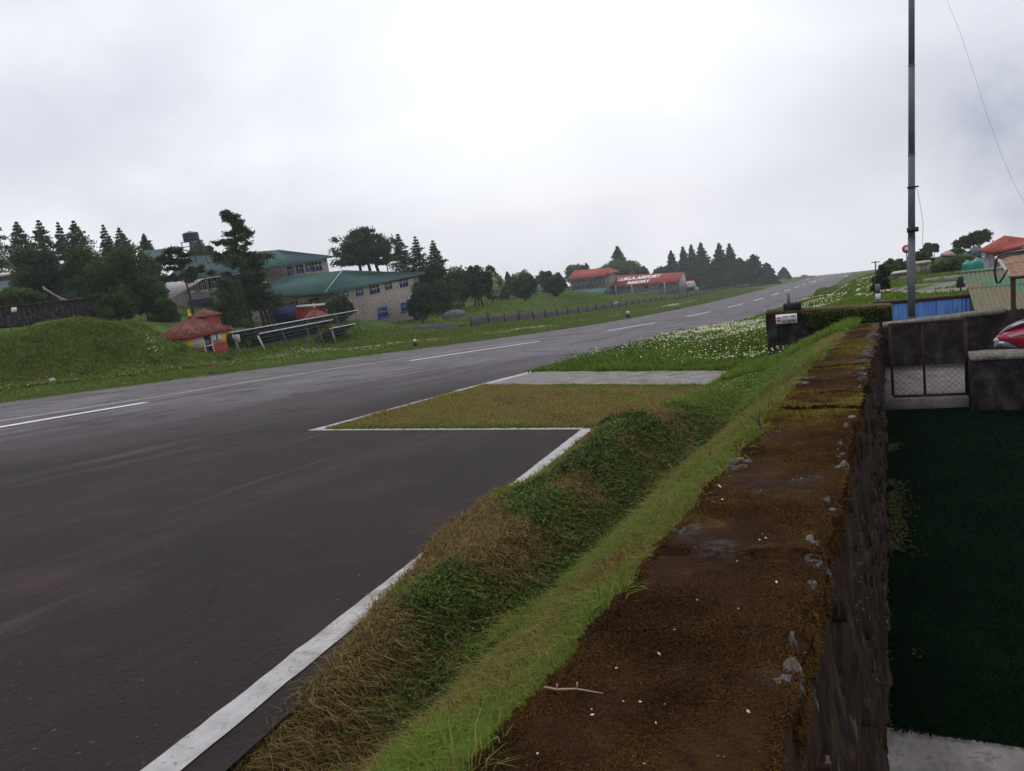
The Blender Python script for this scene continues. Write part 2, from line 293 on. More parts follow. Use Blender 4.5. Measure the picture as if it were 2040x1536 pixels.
# tree table: kind, x, top, base, width (all as seen), distance, lean, label
T = [
 ('conifer',  8, 432, 610, 92, 108, 0,  'tall dark conifer cut by the left edge, its layered boughs over the white roof'),
 ('conifer', 72, 440, 600, 56, 112, 0,  'second hazy conifer from the left in the skyline row behind the lodges'),
 ('conifer',116, 437, 600, 52, 112, 0,  'hazy conifer with a sharp pointed tip behind the dark bushy tree'),
 ('conifer',153, 441, 600, 34, 114, 0,  'slim hazy conifer between the pointed conifer and the broad topped one'),
 ('conifer',184, 438, 600, 62, 112, 0,  'broad topped hazy conifer with ragged boughs behind the round dense tree'),
 ('conifer',240, 446, 600, 34, 118, 0,  'narrow pale conifer rising just above the round dense tree'),
 ('conifer',270, 452, 600, 50, 118, 0,  'loose ragged conifer right above the round dense tree'),
 ('conifer',311, 465, 580, 40, 128, 0,  'small faint conifer behind the ridge of the far green roof'),
 ('broad',  412, 474, 560, 44, 135, 0,  'pale hazy round tree just right of the black roof tank'),
 ('broad',   95, 488, 618, 92, 74, 0,   'dark brownish bushy tree standing behind the compound wall'),
 ('broad',   40, 572, 615, 80, 70, 0,   'low olive shrub behind the compound wall near the small white sign'),
 ('broad',  188, 482, 622, 66, 72, 0,   'mid green tree between the brownish tree and the round dense tree'),
 ('broad',  268, 478, 655, 108, 62, 0,  'large round dense dark tree above the left grassy mound'),
 ('pine',   372, 487, 655, 70, 72, 4,   'flat topped pine with a thin bent trunk before the white tarpaulin'),
 ('broad',  330, 590, 655, 52, 62, 0,   'low thin shrub left of the yellow and red kiosk'),
 ('cone',   466, 548, 655, 84, 66, 0,   'dense green cone shaped tree behind the yellow and red kiosk'),
 ('bigpine',508, 405, 660, 132, 70, 0,  'tallest pine with several bare trunks before the green roofed lodge'),
 ('broad',  682, 583, 640, 46, 70, 0,   'dark dense shrub at the corner of the stone lodge'),
 ('pine',   728, 448, 560, 108, 118, 0, 'wide windswept pine on bare trunks above the stone lodge roof'),
 ('pine',   776, 470, 560, 42, 118, 0,  'thin twiggy pine beside the wide windswept pine'),
 ('broad',  634, 532, 560, 34, 140, 0,  'small round tree top seen between the two green roofs'),
 ('conifer',816, 465, 612, 62, 108, 0,  'dark conifer with a blunt top right of the stone lodge'),
 ('conifer',850, 470, 618, 56, 108, 0,  'middle conifer of the three dense dark ones right of the lodge'),
 ('conifer',884, 478, 622, 60, 104, 0,  'right hand one of the three dense dark conifers beside the lodge'),
 ('broad',  846, 560, 645, 52, 88, 0,   'dark shrub growing against the right end of the stone lodge'),
 ('broad',  868, 522, 624, 70, 101, 0,  'dark leafy mass filling the foot of the three dense conifers'),
 ('broad',  898, 545, 618, 56, 108, 0,  'low dark tree between the dense conifers and the slim trunks'),
 ('broad',   58, 512, 620, 100, 100, 0, 'dull green tree mass below the second hazy conifer'),
 ('broad',  146, 508, 620, 96, 102, 0,  'dull green tree mass below the pointed conifer'),
 ('broad',  222, 505, 620, 84, 100, 0,  'dull green tree mass behind the gap left of the round dense tree'),
 ('broad',  300, 548, 640, 66, 66, 0,   'dark lower bough mass right of the round dense tree'),
 ('broad',  243, 566, 645, 62, 60, 0,   'dense rounded bush at the foot of the round dense tree'),
 ('broad',  206, 580, 628, 26, 60, 0,   'pale green bush at the right end of the compound wall'),
 ('broad',  922, 530, 615, 50, 110, 0,  'dark tree on slim trunks before the white stepped patch'),
 ('broad',  958, 526, 610, 58, 112, 0,  'dark tree with several trunks beside the blossoming tree'),
 ('blossom',985, 524, 605, 50, 122, 0,  'tree with pale blossom at its right edge near the green hut'),
 ('conifer',1003, 550, 598, 18, 150, 0, 'small pointed conifer behind the blossoming tree'),
 ('conifer',1017, 542, 590, 22, 165, 0, 'small hazy conifer just above the green hut ridge'),
 ('broad', 1050, 537, 600, 58, 140, 0,  'round leafy tree hiding the middle of the green hut roof'),
 ('broad', 1091, 539, 585, 34, 175, 0,  'hazy round tree behind the small pagoda roof'),
 ('broad', 1111, 545, 592, 40, 140, 0,  'small dark tree left of the red roofed building with balcony'),
 ('broad', 1152, 526, 570, 46, 270, 0,  'leafy tree behind the left end of the balcony roof'),
 ('conifer',1173, 525, 570, 22, 280, 0, 'thin sparse tree rising behind the balcony roof'),
 ('conifer',1238, 491, 570, 42, 270, 0, 'tall hazy conifer above the broad tree behind the resort'),
 ('broad', 1232, 514, 575, 92, 260, 0,  'broad green tree behind the two red resort roofs'),
 ('broad', 1280, 530, 570, 28, 265, 0,  'small tree behind the lettered red roof'),
 ('umbrella',1318, 534, 556, 26, 300, 0,'tiny distant umbrella shaped tree above the lettered roof'),
 ('conifer',1344, 500, 578, 32, 300, 0, 'left tip conifer of the distant pine grove'),
 ('conifer',1368, 492, 578, 30, 300, 0, 'second conifer from the left in the distant pine grove'),
 ('conifer',1385, 488, 578, 30, 310, 0, 'narrow conifer just left of the grove centre'),
 ('conifer',1404, 484, 578, 38, 300, 0, 'tallest conifer in the centre of the distant grove'),
 ('conifer',1440, 485, 578, 40, 300, 0, 'wide conifer right of the gap in the distant grove'),
 ('conifer',1460, 486, 575, 36, 310, 0, 'conifer at the right shoulder of the distant grove'),
 ('cone',   1425, 522, 580, 56, 285, 0, 'bushy lower tree at the foot of the distant grove'),
 ('cone',   1478, 515, 575, 52, 290, 0, 'bushy dark tree sloping down right of the grove'),
 ('cone',   1505, 508, 572, 50, 300, 0, 'rounded conifer near the right end of the grove'),
 ('cone',   1530, 525, 568, 36, 310, 0, 'low bushy tree ending the grove on the right'),
 ('cone',   1562, 534, 553, 20, 400, 0, 'small lone tree on the skyline left of the runway crest'),
]
TR = [
 ('broad', 1757, 528, 600, 34, 40, 0,   'narrow dark shrub behind the striped marker post'),
 ('broad', 1783, 514, 548, 40, 85, 0,   'hazy green bush left of the tall steel pole on the slope'),
 ('broad', 1773, 528, 552, 34, 70, 0,   'pale green rounded bush on the slope above the terrace'),
 ('broad', 1828, 500, 552, 34, 90, 0,   'dark tree right behind the tall steel pole'),
 ('pine',  1840, 503, 540, 30, 95, 0,   'loose dark tree right of the round red sign'),
 ('umbrella',1849, 485, 518, 16, 140, 0,'left one of the pair of small umbrella shaped trees'),
 ('umbrella',1862, 485, 516, 13, 140, 0,'right one of the pair of small umbrella shaped trees'),
 ('umbrella',1920, 473, 505, 26, 110, 0,'leaning umbrella tree left of the largest umbrella tree'),
 ('umbrella',1951, 458, 500, 36, 100, 0,'largest umbrella tree just left of the red roofed house'),
 ('broad', 1880, 522, 545, 40, 58, 0,   'olive bush above the stone terrace'),
 ('broad', 1908, 512, 545, 38, 56, 0,   'taller olive bush left of the green water tanks'),
 ('broad', 1908, 495, 512, 22, 105, 0,  'small dark bush under the leaning umbrella tree'),
]
for t in T: cpl(P(t[1], t[3], t[5]))
for t in TR: cpr(P(t[1], t[3], t[5]))
for y in range(8, 520, 12):
    CPL += [(-27.3, y, 0), (-28.2, y, .06), (-31, y, .34)]; CPR += [(-7.3, y, 0.)]
    if y > 60: CPL += [(-38, y, .85 if y < 160 else .4)]
CPL += [(-34,34,.72),(-34,32,.80),(-33,33,.6),(-35.5,34.5,.85),(-34,36.7,.8),(-34,43.3,.64),(-40,53.9,1.5),(-36,56,1.0),(-36,24,1.),(-36,10,1.)]
for a in [(0,656,57),(120,636,60),(0,640,80),(120,625,82),(560,655,66),(640,650,66),(760,645,92),(835,640,98),(1050,602,150),(1200,595,178),(1365,580,285),(1290,588,240),(1120,602,160),(1000,612,130),(900,628,100),(1600,547,521),(980,640,88)]: cpl(P(*a))
for a in [(1850,580,30),(1850,566,45),(1800,590,22),(1700,590,40),(1690,541,520),(1720,543,300),(1760,545,130),(1750,552,100),(1800,560,60),(1850,556,62),(1900,548,70),(2040,545,70),(1640,575,120)]: cpr(P(*a))
CPR += [(-4, 20, .1), (-2, 20, .35), (0, 18, .8), (2, 20, .9), (6, 18, 1.), (6, 30, 1.1), (12, 40, 2), (30, 60, 4), (60, 100, 8), (-4, 60, .15), (-5, 30, .08)]
CPLa, CPRa = np.array(CPL), np.array(CPR)
def idw(x, y, C, soft=2.):
    x = np.asarray(x, float); y = np.asarray(y, float); sh = x.shape; x = x.ravel(); y = y.ravel(); out = np.empty(len(x))
    for i in range(0, len(x), 20000):
        xx, yy = x[i:i+20000, None], y[i:i+20000, None]
        dx = xx-C[:, 0]; dy = (yy-C[:, 1]); sc_ = 1/(1+np.maximum(yy, 0)*.02)
        d2 = dx*dx + (dy*sc_*1.0)**2
        w = 1/(d2+soft*.25)**2
        out[i:i+20000] = (w*C[:, 2]).sum(1)/w.sum(1)
    return out.reshape(sh)
def wallL(y): return -.637 + .0225*np.asarray(y)
def wallR(y): return -.182 + .0222*np.asarray(y)
def wtop(y): return -.72 - .108*np.asarray(y)
def apx(y): return -2.16 - .132*(np.asarray(y)-1.43)       # outer edge of the apron
def path_lo(x): return 13.7 + (x+7.3)*(-2.1/5.3)
def path_hi(x): return 16.3 + (x+7.3)*(-2.7/5.3)
def bank0(y): return apx(np.minimum(y, 8.0)) + np.interp(y, [0, 2.3, 2.8, 3.3, 3.8, 5.0, 5.5, 8], [.30, .25, .13, .10, -.02, -.02, .16, .20])
def sm(a, b, v): t = np.clip((v-a)/(b-a), 0, 1); return t*t*(3-2*t)
def ground(x, y):
    x, y = np.broadcast_arrays(np.asarray(x, float), np.asarray(y, float)); z = zr(y).copy()
    m = x < -27.3
    if m.any():
        o = idw(x[m], y[m], CPLa)
        # long grassy mound beside the kiosk
        xm, ym = x[m], y[m]
        prof = np.interp(ym, [-40, 8, 14, 20, 24, 27.5, 30.5, 33.5, 36], [1.8, 1.8, 1.85, 1.95, 2.35, 3.0, 2.1, .8, 0])
        cr = sm(-31.0, -37.2, xm)*(1-.75*sm(-38.5, -44, xm))
        o = np.where(xm > -60, np.maximum(o, prof*cr + np.minimum(o, .4)), o)
        z[m] = z[m] + o
    m = (x >= -7.3) & (y > 15.2)
    if m.any(): z[m] = z[m] + idw(x[m], y[m], CPRa)*sm(15.2, 18, y[m])
    # verge between apron and main wall: bank, ditch, slope up to the wall
    m = (x >= -7.3) & (y <= 17)
    if m.any():
        X, Y = x[m], y[m]; z0 = z[m]; wl = wallL(Y); xd = -1.62 + .03*np.clip(Y-6, 0, 6)
        ax = np.where(Y < 8.0, apx(Y)+.14, -3.1 + .35*np.clip(Y-8, 0, 3))
        dep = np.interp(Y, [0, 5, 8, 10, 11.5], [.20, .26, .24, .08, -.10])
        db = z0 - dep
        lip = np.interp(Y, [2, 5, 6, 7.3, 8.4, 10], [.02, .04, .11, .17, .10, 0])
        bank = z0 + .03*sm(ax+.04, ax+.3, X) + lip*sm(ax+.12, ax+.55, X)*(1-sm(xd-.55, xd-.3, X))
        bank = bank*(1-sm(xd-.46, xd-.02, X)) + db*sm(xd-.46, xd-.02, X)
        wt = np.minimum(wtop(Y)-.05, z0+.8)
        slope = db + (wt-db)*np.clip((X-xd)/(wl-xd), 0, 1)**.9
        zz = np.where(X < xd, bank, slope)
        onpath = sm(path_lo(X)-.1, path_lo(X)+.1, Y)*(1-sm(path_hi(X)-.1, path_hi(X)+.1, Y))*(1-sm(-2.3, -1.9, X))
        zz = np.where(onpath > 0, zz*(1-onpath)+(z0+.0)*onpath, zz)
        zz = np.where((Y < 8.0) & (X < apx(Y)+.13), z0, zz)
        blend = sm(15.2, 17, Y)
        z[m] = np.where(X < wallL(Y)+.15, zz*(1-blend)+z[m]*blend, z[m])
    pit = (x > wallL(y)+.15) & (y < 15.3); z[pit] = -3.05
    pit2 = (x > .3) & (y >= 15.3) & (y < 16.9); z[pit2] = -3.05
    return z
def gxy(x, y): return float(ground(np.array([x]), np.array([y]))[0])
def onground(px, py, lo=1., hi=600.):
    w = W(px, py); ts = np.geomspace(lo, hi, 3000); z = ground(w[0]*ts, w[1]*ts); k = np.argmax(w[2]*ts < z); return w*ts[k]
def grid(name, xs, ys, zf, mats, smooth=True, dz=0.):
    X, Y = np.meshgrid(xs, ys); Z = zf(X, Y)+dz; V = np.stack([X, Y, Z], -1).reshape(-1, 3)*S
    nx, ny = len(xs), len(ys); i = np.arange(ny-1)[:, None]*nx + np.arange(nx-1)[None]
    q = np.stack([i, i+1, i+nx+1, i+nx], -1).reshape(-1, 4)
    me = raw_mesh(name, V, q.ravel(), np.arange(len(q))*4, mats, smooth=smooth); return link(name, me)
def seg(*a):
    out = []
    for (p, q, n) in a: out += list(np.linspace(p, q, n, endpoint=False))
    return np.array(sorted(set(out)))
gx = seg((-340,-120,14),(-120,-50,28),(-50,-27.3,46),(-27.3,-7.3,6),(-7.3,-3.4,20),(-3.4,.6,60),(.6,6,14),(6,30,14),(30,200,16))
gy = seg((-40,0,8),(0,12,90),(12,18,40),(18,60,70),(60,160,50),(160,530,60),(530,620,8))
Xg, Yg = np.meshgrid(gx, gy); Zg = ground(Xg, Yg)
und = (Xg > -27.4) & (Xg < -7.2); Zg[und] -= .12
apm = (Xg >= -7.3) & (Yg < 8.6) & (Xg < apx(Yg)+.05); Zg[apm] -= .06
_noise = (np.sin(Xg*3.1+Yg*1.7)*np.sin(Yg*2.3-Xg*.9))*.02; Zg[~und & ~apm & (Zg > -3)] += _noise[~und & ~apm & (Zg > -3)]
g_ob = grid('ground', gx, gy, lambda a, b: Zg, [SOIL]); tag(g_ob, kind='structure')

ry = seg((-40,0,6),(0,60,60),(60,160,40),(160,523,60))
o = grid('runway', np.linspace(-27.3, -7.3, 9), np.append(ry, 523), lambda a, b: zr(b), [ASPH]); tag(o, kind='structure')
def strip(pa, width, z=.004, n=40, wob=0.):
    """flat painted strip along a polyline given in plan"""
    pa = np.array(pa, float)[:, :2]; L = np.r_[0, np.cumsum(np.hypot(*np.diff(pa, axis=0).T))]; t = np.linspace(0, L[-1], n)
    c = np.stack([np.interp(t, L, pa[:, 0]), np.interp(t, L, pa[:, 1])], -1); d = np.gradient(c, axis=0); d /= np.linalg.norm(d, axis=1)[:, None]
    nrm = np.stack([-d[:, 1], d[:, 0]], -1); w1 = width/2*(1+wob*rng.standard_normal(n)*.4)[:, None]; w2 = width/2*(1+wob*rng.standard_normal(n)*.4)[:, None]
    a = c+nrm*w1; b = c-nrm*w2; mb = MB()
    A = [(p[0], p[1], float(zr(p[1]))+z) for p in a]; B = [(p[0], p[1], float(zr(p[1]))+z) for p in b]
    for i in range(n-1): mb.face([B[i], B[i+1], A[i+1], A[i]])
    return mb
# apron sheet beside the runway
mb = MB(); ys_ = np.linspace(-40, 8.0, 60)
xe = -7.3 + 0*ys_
for i in range(len(ys_)-1):
    for j in range(6):
        q = []
        for (yy, jj) in ((ys_[i], j), (ys_[i], j+1), (ys_[i+1], j+1), (ys_[i+1], j)):
            x1 = float(apx(yy)) + .14+(.14 if yy < 2.6 else 0); x = -7.3 + (x1+7.3)*jj/6; yo = yy + (8.55-8.0)*((-3.0-x)/4.4)*(1 if yy == ys_[-1] else 0)
            q.append((x, yo, float(zr(yo))+.002))
        mb.face(q)
o = mb.build('apron', ASPH); tag(o, kind='structure')
Z0 = .006
o = strip([(-7.4, 8.6), (-3.03, 8.08)], .13, Z0, 40, .12).build('apron_cross_line', PAINT); tag(o, kind='structure')
o = strip([(float(apx(.3))+.065, .3), (float(apx(8.06))+.065, 8.06)], .135, Z0+.001, 90, .10).build('apron_edge_line', PAINT); tag(o, kind='structure')
o = strip([(-7.30, 8.63), (-7.26, 12.9)], .17, Z0, 40, .12).build('runway_edge_line', PAINT); tag(o, kind='structure')
o = strip([(-7.26, 12.9), (-7.20, 16.9)], .32, Z0, 40, .08).build('runway_edge_line', PAINT); tag(o, kind='structure')
mb = MB()
for i in range(-1, 16):
    s0 = 26.9 + 26.74*i
    m_ = strip([(-17.28, s0), (-17.28, s0+13.87)], .36 if i > 3 else .30, .004+.002*(i > 4), 14); n0 = len(mb.v); mb.v += m_.v; mb.f += [tuple(k+n0 for k in f) for f in m_.f]; mb.m += m_.m
o = mb.build('centre_line_dashes', DASH); tag(o, kind='structure')
def onrw(px, py):
    w = W(px, py); ts = np.geomspace(1, 900, 8000); k = np.argmax(w[2]*ts < zr(w[1]*ts)); return w*ts[k]
yl = [onrw(*p) for p in ((-260, 876), (0, 839), (343, 786), (700, 729), (880, 703), (1045, 680))]; yl.append(np.array([-17.6, 48., 0]))
o = strip(yl, .11, .004, 60).build('taxi_guide_line', YEL); tag(o, kind='structure')
mb = MB()
for (px, py, wpx) in ((1609, 555, 7), (1634, 547, 5), (1644, 546, 5), (1654, 545, 6), (1664, 544, 5), (1674, 543, 6), (1684, 542.5, 5), (1694, 541.5, 5), (1686, 549, 8), (1622, 560, 4), (1636, 556, 4)):
    c = onrw(px, py+1.5); w_ = max(wpx*c[1]/3200, .5); L_ = 9 if c[1] > 200 else 4; c[1] = min(c[1], 495)
    m_ = strip([(c[0], c[1]-L_), (c[0], c[1]+L_)], w_*1.2, .012, 6); n0 = len(mb.v); mb.v += m_.v; mb.f += [tuple(k+n0 for k in f) for f in m_.f]; mb.m += m_.m
o = mb.build('threshold_markings', DASH); tag(o, kind='structure')
# kerb along the far left edge
mb = MB(); yk = np.linspace(9, 500, 120)
for a, b in zip(yk[:-1], yk[1:]):
    za, zb = float(zr(a)), float(zr(b)); mb.hexa([(-27.42,a,za-.1),(-27.31,a,za-.1),(-27.31,b,zb-.1),(-27.42,b,zb-.1),(-27.42,a,za+.03),(-27.31,a,za+.03),(-27.31,b,zb+.03),(-27.42,b,zb+.03)])
o = mb.build('runway_kerb', CONC); tag(o, kind='structure')
# concrete path across the verge
mb = MB()
for i in range(16):
    xa, xb = -7.04+4.94*i/16, -7.04+4.94*(i+1)/16
    f = lambda x, y: (x, y, float(zr(y))+.03)
    j1, j2 = [.12*math.sin(7*v)+.06*math.sin(19*v) for v in (xa, xb)]
    mb.face([f(xa, path_lo(xa)+j1*.5), f(xb, path_lo(xb)+j2*.5), f(xb, path_hi(xb)-j2), f(xa, path_hi(xa)-j1)])
o = mb.build('concrete_path', CONC); tag(o, kind='structure')
# cross path far down on the right
a, b = P(1640, 563, 170), P(1750, 551, 120)
mb = MB(); 
for i in range(10):
    q = []
    for (t, s_) in ((i/10, -1), ((i+1)/10, -1), ((i+1)/10, 1), (i/10, 1)):
        c = a+(b-a)*t; yy = c[1]+s_*3.0; q.append((c[0], yy, gxy(c[0], yy)+.12))
    mb.face(q)
o = mb.build('gravel_path', CONC); tag(o, kind='structure')
# bare yard on the right
mb = MB(); xs_ = np.linspace(1.0, 9, 9); ys_ = np.linspace(22, 46, 13)
for i in range(8):
    for j in range(12):
        mb.face([(x, y, gxy(x, y)+.035) for x, y in ((xs_[i], ys_[j]), (xs_[i+1], ys_[j]), (xs_[i+1], ys_[j+1]), (xs_[i], ys_[j+1]))])
GRAV = mat('gravel_yard', [(.3, (.10, .095, .09)), (.7, (.2, .19, .18))], scale=1.5, rough=.95, bump=.6, extra=[spots((.05, .08, .02), .5, .5, .62, amount=.8)])
o = mb.build('yard', GRAV); tag(o, kind='structure')

# ------------------------------------------------------------------ scatter of blades, leaves, flowers
def blades(name, pos, h, w, tint, matl, lean=.45, label=None, cat=None, kind='stuff', parent=None, up=None):
    n = len(pos); h = np.broadcast_to(h, n); w = np.broadcast_to(w, n)
    a = rng.uniform(0, 2*np.pi, n); d = np.stack([np.cos(a), np.sin(a), 0*a], -1); side = np.stack([-np.sin(a+rng.normal(0, .5, n)), np.cos(a), 0*a], -1)
    ln = np.abs(rng.normal(lean, lean*.5, n))[:, None]
    U = np.array([0, 0, 1.]) if up is None else up
    mid = pos + (U*.6 + d*ln*.35)*h[:, None]; tip = pos + (U*np.maximum(.25, 1-ln*.45) + d*ln)*h[:, None]
    s2 = side*w[:, None]/2
    V = np.stack([pos-s2, pos+s2, mid+s2*.75, mid-s2*.75, tip], 1).reshape(-1, 3)*S
    b = np.arange(n)[:, None]*5
    L = np.concatenate([b+0, b+1, b+2, b+3, b+3, b+2, b+4], 1).ravel(); st = (np.arange(n)[:, None]*7 + np.array([0, 4])).ravel()
    me = raw_mesh(name, V, L, st, [matl], tint=np.repeat(tint, 5)); o = link(name, me, parent)
    if parent is None: tag(o, label, cat, kind=kind)
    return o
def leaves(pos, size, tint, flat_=.5, asp=1.):
    """random little triangles-pairs; returns V, tint"""
    n = len(pos); nrm = rng.normal(size=(n, 3)); nrm[:, 2] = np.abs(nrm[:, 2])+flat_*2; nrm /= np.linalg.norm(nrm, axis=1)[:, None]
    t = np.cross(nrm, rng.normal(size=(n, 3))); t /= np.linalg.norm(t, axis=1)[:, None]+1e-9; b = np.cross(nrm, t); s = np.broadcast_to(size, n)[:, None]
    V = np.stack([pos-t*s*asp, pos-b*s*.5, pos+t*s*asp, pos+b*s*.5], 1).reshape(-1, 3)
    return V, np.repeat(tint, 4)
def quads(name, V, tint, matl, parent=None, org=(0, 0, 0)):
    me = raw_mesh(name, (V-np.array(org))*S, np.arange(len(V)), np.arange(0, len(V), 4), [matl], tint=tint); return link(name, me, parent)
def patch(x, y, f, seed=0):
    return .5+.5*(np.sin(x*f+seed)*np.sin(y*f*.8+seed*2.1+.5*np.sin(x*f*.6)) )*.6 + .2*np.sin(x*f*3.1+seed)*np.sin(y*f*2.7)
def dist(p): return np.hypot(p[:, 0], p[:, 1])
def scat(n, x0, x1, y0, y1, pw=1.):
    """points with density falling with distance"""
    u = rng.uniform(size=n); k0, k1 = math.log(y0+.6), math.log(y1+.6)
    y = np.exp(k0+(k1-k0)*u)-.6 if pw == 1 else rng.uniform(y0, y1, n)
    x = rng.uniform(0, 1, n); fx0 = x0(y) if callable(x0) else x0; fx1 = x1(y) if callable(x1) else x1
    return fx0+(fx1-fx0)*x, y
def put(x, y): return np.stack([x, y, ground(x, y)], -1)

# near slope between ditch and wall
x, y = scat(190000, lambda y: -1.75+0*y, lambda y: wallL(y)+.02, .75, 9.5); p = put(x, y); D = dist(p)
t_ = np.clip(.67+.26*(patch(x, y, 3.1, 1)-.5)*1.6 - .32*(rng.uniform(size=len(x)) < .16+.5*sm(.5, .75, patch(x, y, 2.6, 5))) - .4*(rng.uniform(size=len(x)) < .10) + rng.normal(0, .09, len(x)), 0, 1)
t_ = np.where(y > 4.5, t_-.12*patch(x, y, 1.1, 2), t_)
blades('verge_grass', p, np.clip(rng.normal(.052, .022, len(x)), .012, .12)*(.70+.40*sm(1., 3.5, y))*(1+.6*(patch(x, y, 2.3, 9) > .75)), .0016+.0013*D, t_, GRASS, lean=.7, label='short green grass on the slope between ditch and mossy wall', cat='grass')
# bank beside apron: blades + broad leaves
x, y = scat(150000, bank0, lambda y: -1.55+0*y, .75, 9.0); p = put(x, y); D = dist(p)
br = (patch(x, y, 1.7, 3) > .47+rng.normal(0, .05, len(x))) | (y < 2.4+rng.normal(0, .25, len(x)))
t_ = np.clip(np.where(br, .24, .62)+rng.normal(0, .13, len(x)), 0, 1)
blades('bank_grass', p, np.clip(rng.normal(.052, .022, len(x)), .015, .12), .0012+.0010*D, t_, GRASS, lean=1.0, label='dry brown and green grass on the bank along the apron edge', cat='grass')
x, y = scat(100000, lambda y: bank0(y)+.02, lambda y: -1.50+0*y, 1.0, 8.8); keep = (patch(x, y, 1.7, 3) < .50+rng.normal(0, .08, len(x))) & ((y > 2.3+rng.normal(0, .3, len(x))) | (patch(x, y, 5, 4) > .72)); x, y = x[keep], y[keep]
p = put(x, y); _e = sm(0, .3, x-bank0(y)); p[:, 2] += (rng.uniform(0, .075, len(x)) + .05*patch(x, y, 6, 1))*(.15+.85*_e); D = dist(p)
V, tt = leaves(p, .007+.0016*D, np.clip(.50+.35*(patch(x, y, 4., 7)-.5)+rng.normal(0, .2, len(x)), 0, 1), .3)
o = quads('bank_leaves', V, tt, LEAFM); tag(o, 'dense dark green leafy ground cover on the bank above the ditch', 'ground cover', kind='stuff')
# island of dry mown grass
def wi(y): return -7.25+0*y
x = rng.uniform(-7.16, -1.6, 110000); y = rng.uniform(8.0, 14, 110000)
keep = (y > 8.62-(x+7.4)*.119+rng.normal(0, .02, len(x))) & (y < path_lo(x)+rng.normal(0, .04, len(x))); x, y = x[keep], y[keep]; p = put(x, y)
gr = sm(path_lo(x)-.5, path_lo(x)-.1, y)*(x > -5.2) + sm(-2.6, -2.0, x)*.6*(y > 9.5) + (y < 8.75-(x+7.4)*.119)*.8
t_ = np.clip(.36+.34*np.clip(gr, 0, 1)+.26*(patch(x, y, 1.7, 4)-.4)+.14*(patch(x, y, 5.3, 2)-.5)+rng.normal(0, .10, len(x)), 0, 1)
blades('dry_mown_grass', p, rng.uniform(.025, .08, len(x))*(.7+.7*patch(x, y, 4.1, 6)), .011, t_, GRASS, lean=.9, label='short dry tan grass island between apron and concrete path', cat='grass')
# slope beside wall further on, and meadow beyond the path
x, y = scat(60000, lambda y: -2.2+0*y, lambda y: wallL(y)+.03, 8.8, 14.9, 0); p = put(x, y)
t_ = np.clip(.74+.15*(patch(x, y, 2.3, 2)-.5)-.32*sm(-.9, -.45, x+.02*(y-9))*(y < 12)*(rng.uniform(size=len(x)) < .7)+rng.normal(0, .09, len(x)), 0, 1)
blades('slope_grass', p, rng.uniform(.05, .14, len(x)), .016, t_, GRASS, lean=.8, label='lush green grass on the slope beside the far half of the mossy wall', cat='grass')
x = rng.uniform(-7.12, -.1, 120000); y = rng.uniform(11.8, 40, 120000)**1.0
y = 11.8+(y-11.8)**1.35*28.2**-.35
keep = ((y > path_hi(x)+rng.normal(0, .05, len(x))) | ((x > -2.1) & (y > 11.8) & (x < wallL(y)))) & ~((x > -1.75) & (y > 14.7) & (y < 15.5)); x, y = x[keep], y[keep]; p = put(x, y); D = dist(p)
tall = patch(x, y, 1.1, 6)
edge = sm(-7.25, -6.3, x)
t_ = np.clip(.78+.2*(tall-.5)+rng.normal(0, .08, len(x)), 0, 1)
blades('meadow_grass', p, (.09+.14*tall*edge)*rng.uniform(.6, 1.3, len(x)), .012+.0008*D, t_, GRASS, lean=.5, label='tall fresh green grass between concrete path and no entry wall', cat='grass')
# taller weeds standing in the meadow
cx_, cy_ = rng.uniform(-6.6, -1.9, 260), 14.2+rng.uniform(size=260)**1.4*16; k_ = cy_ > path_hi(cx_)+.3; cx_, cy_ = cx_[k_], cy_[k_]
x = np.repeat(cx_, 60)+rng.normal(0, .11, len(cx_)*60); y = np.repeat(cy_, 60)+rng.normal(0, .11, len(cx_)*60); p = put(x, y); p[:, 2] += rng.uniform(.04, 1, len(x))*np.repeat(rng.uniform(.16, .36, len(cx_)), 60)
V, tt = leaves(p, .014+.0008*y, np.clip(np.repeat(rng.uniform(.55, 1., len(cx_)), 60)+rng.normal(0, .1, len(x)), 0, 1), .2, 1.3); o = quads('meadow_weeds', V, tt, LEAFM); tag(o, 'taller leafy weeds standing among the daisies of the meadow', 'weeds', kind='stuff')
# daisies
def daisies(name, x, y, hh, size, label):
    p = put(x, y); p[:, 2] += hh; V, tt = leaves(p, size*rng.uniform(.4, 1.15, len(x)), rng.uniform(.0, 1, len(x)), 1.0, .6); o = quads(name, V, tt, PETAL); tag(o, label, 'flowers', kind='stuff')
x = rng.uniform(-6.9, -1.4, 22000); y = rng.uniform(13.5, 36, 22000)
dm = np.exp(-((x+1.9-(-.10)*(y-15)*2)/1.3)**2)*(y > 14) + .9*sm(17, 22, y)*(patch(x, y, .9, 3) > .40)*(x > -6.4) + .08
keep = (rng.uniform(size=len(x)) < dm*.75) & (y > path_hi(x)+.35); x, y = x[keep], y[keep]
daisies('daisies', x, y, .16+.10*patch(x, y, 1.1, 6)+rng.uniform(-.03, .06, len(x)), .020+.0009*y, 'white daisies thick in the meadow left of the no entry wall')
x = rng.uniform(-2.1, -.3, 1500); y = rng.uniform(10.2, 14.7, 1500); keep = x < wallL(y)-.05; x, y = x[keep], y[keep]
daisies('slope_daisies', x, y, .09, .014, 'small scattered white flowers on the slope beside the mossy wall')
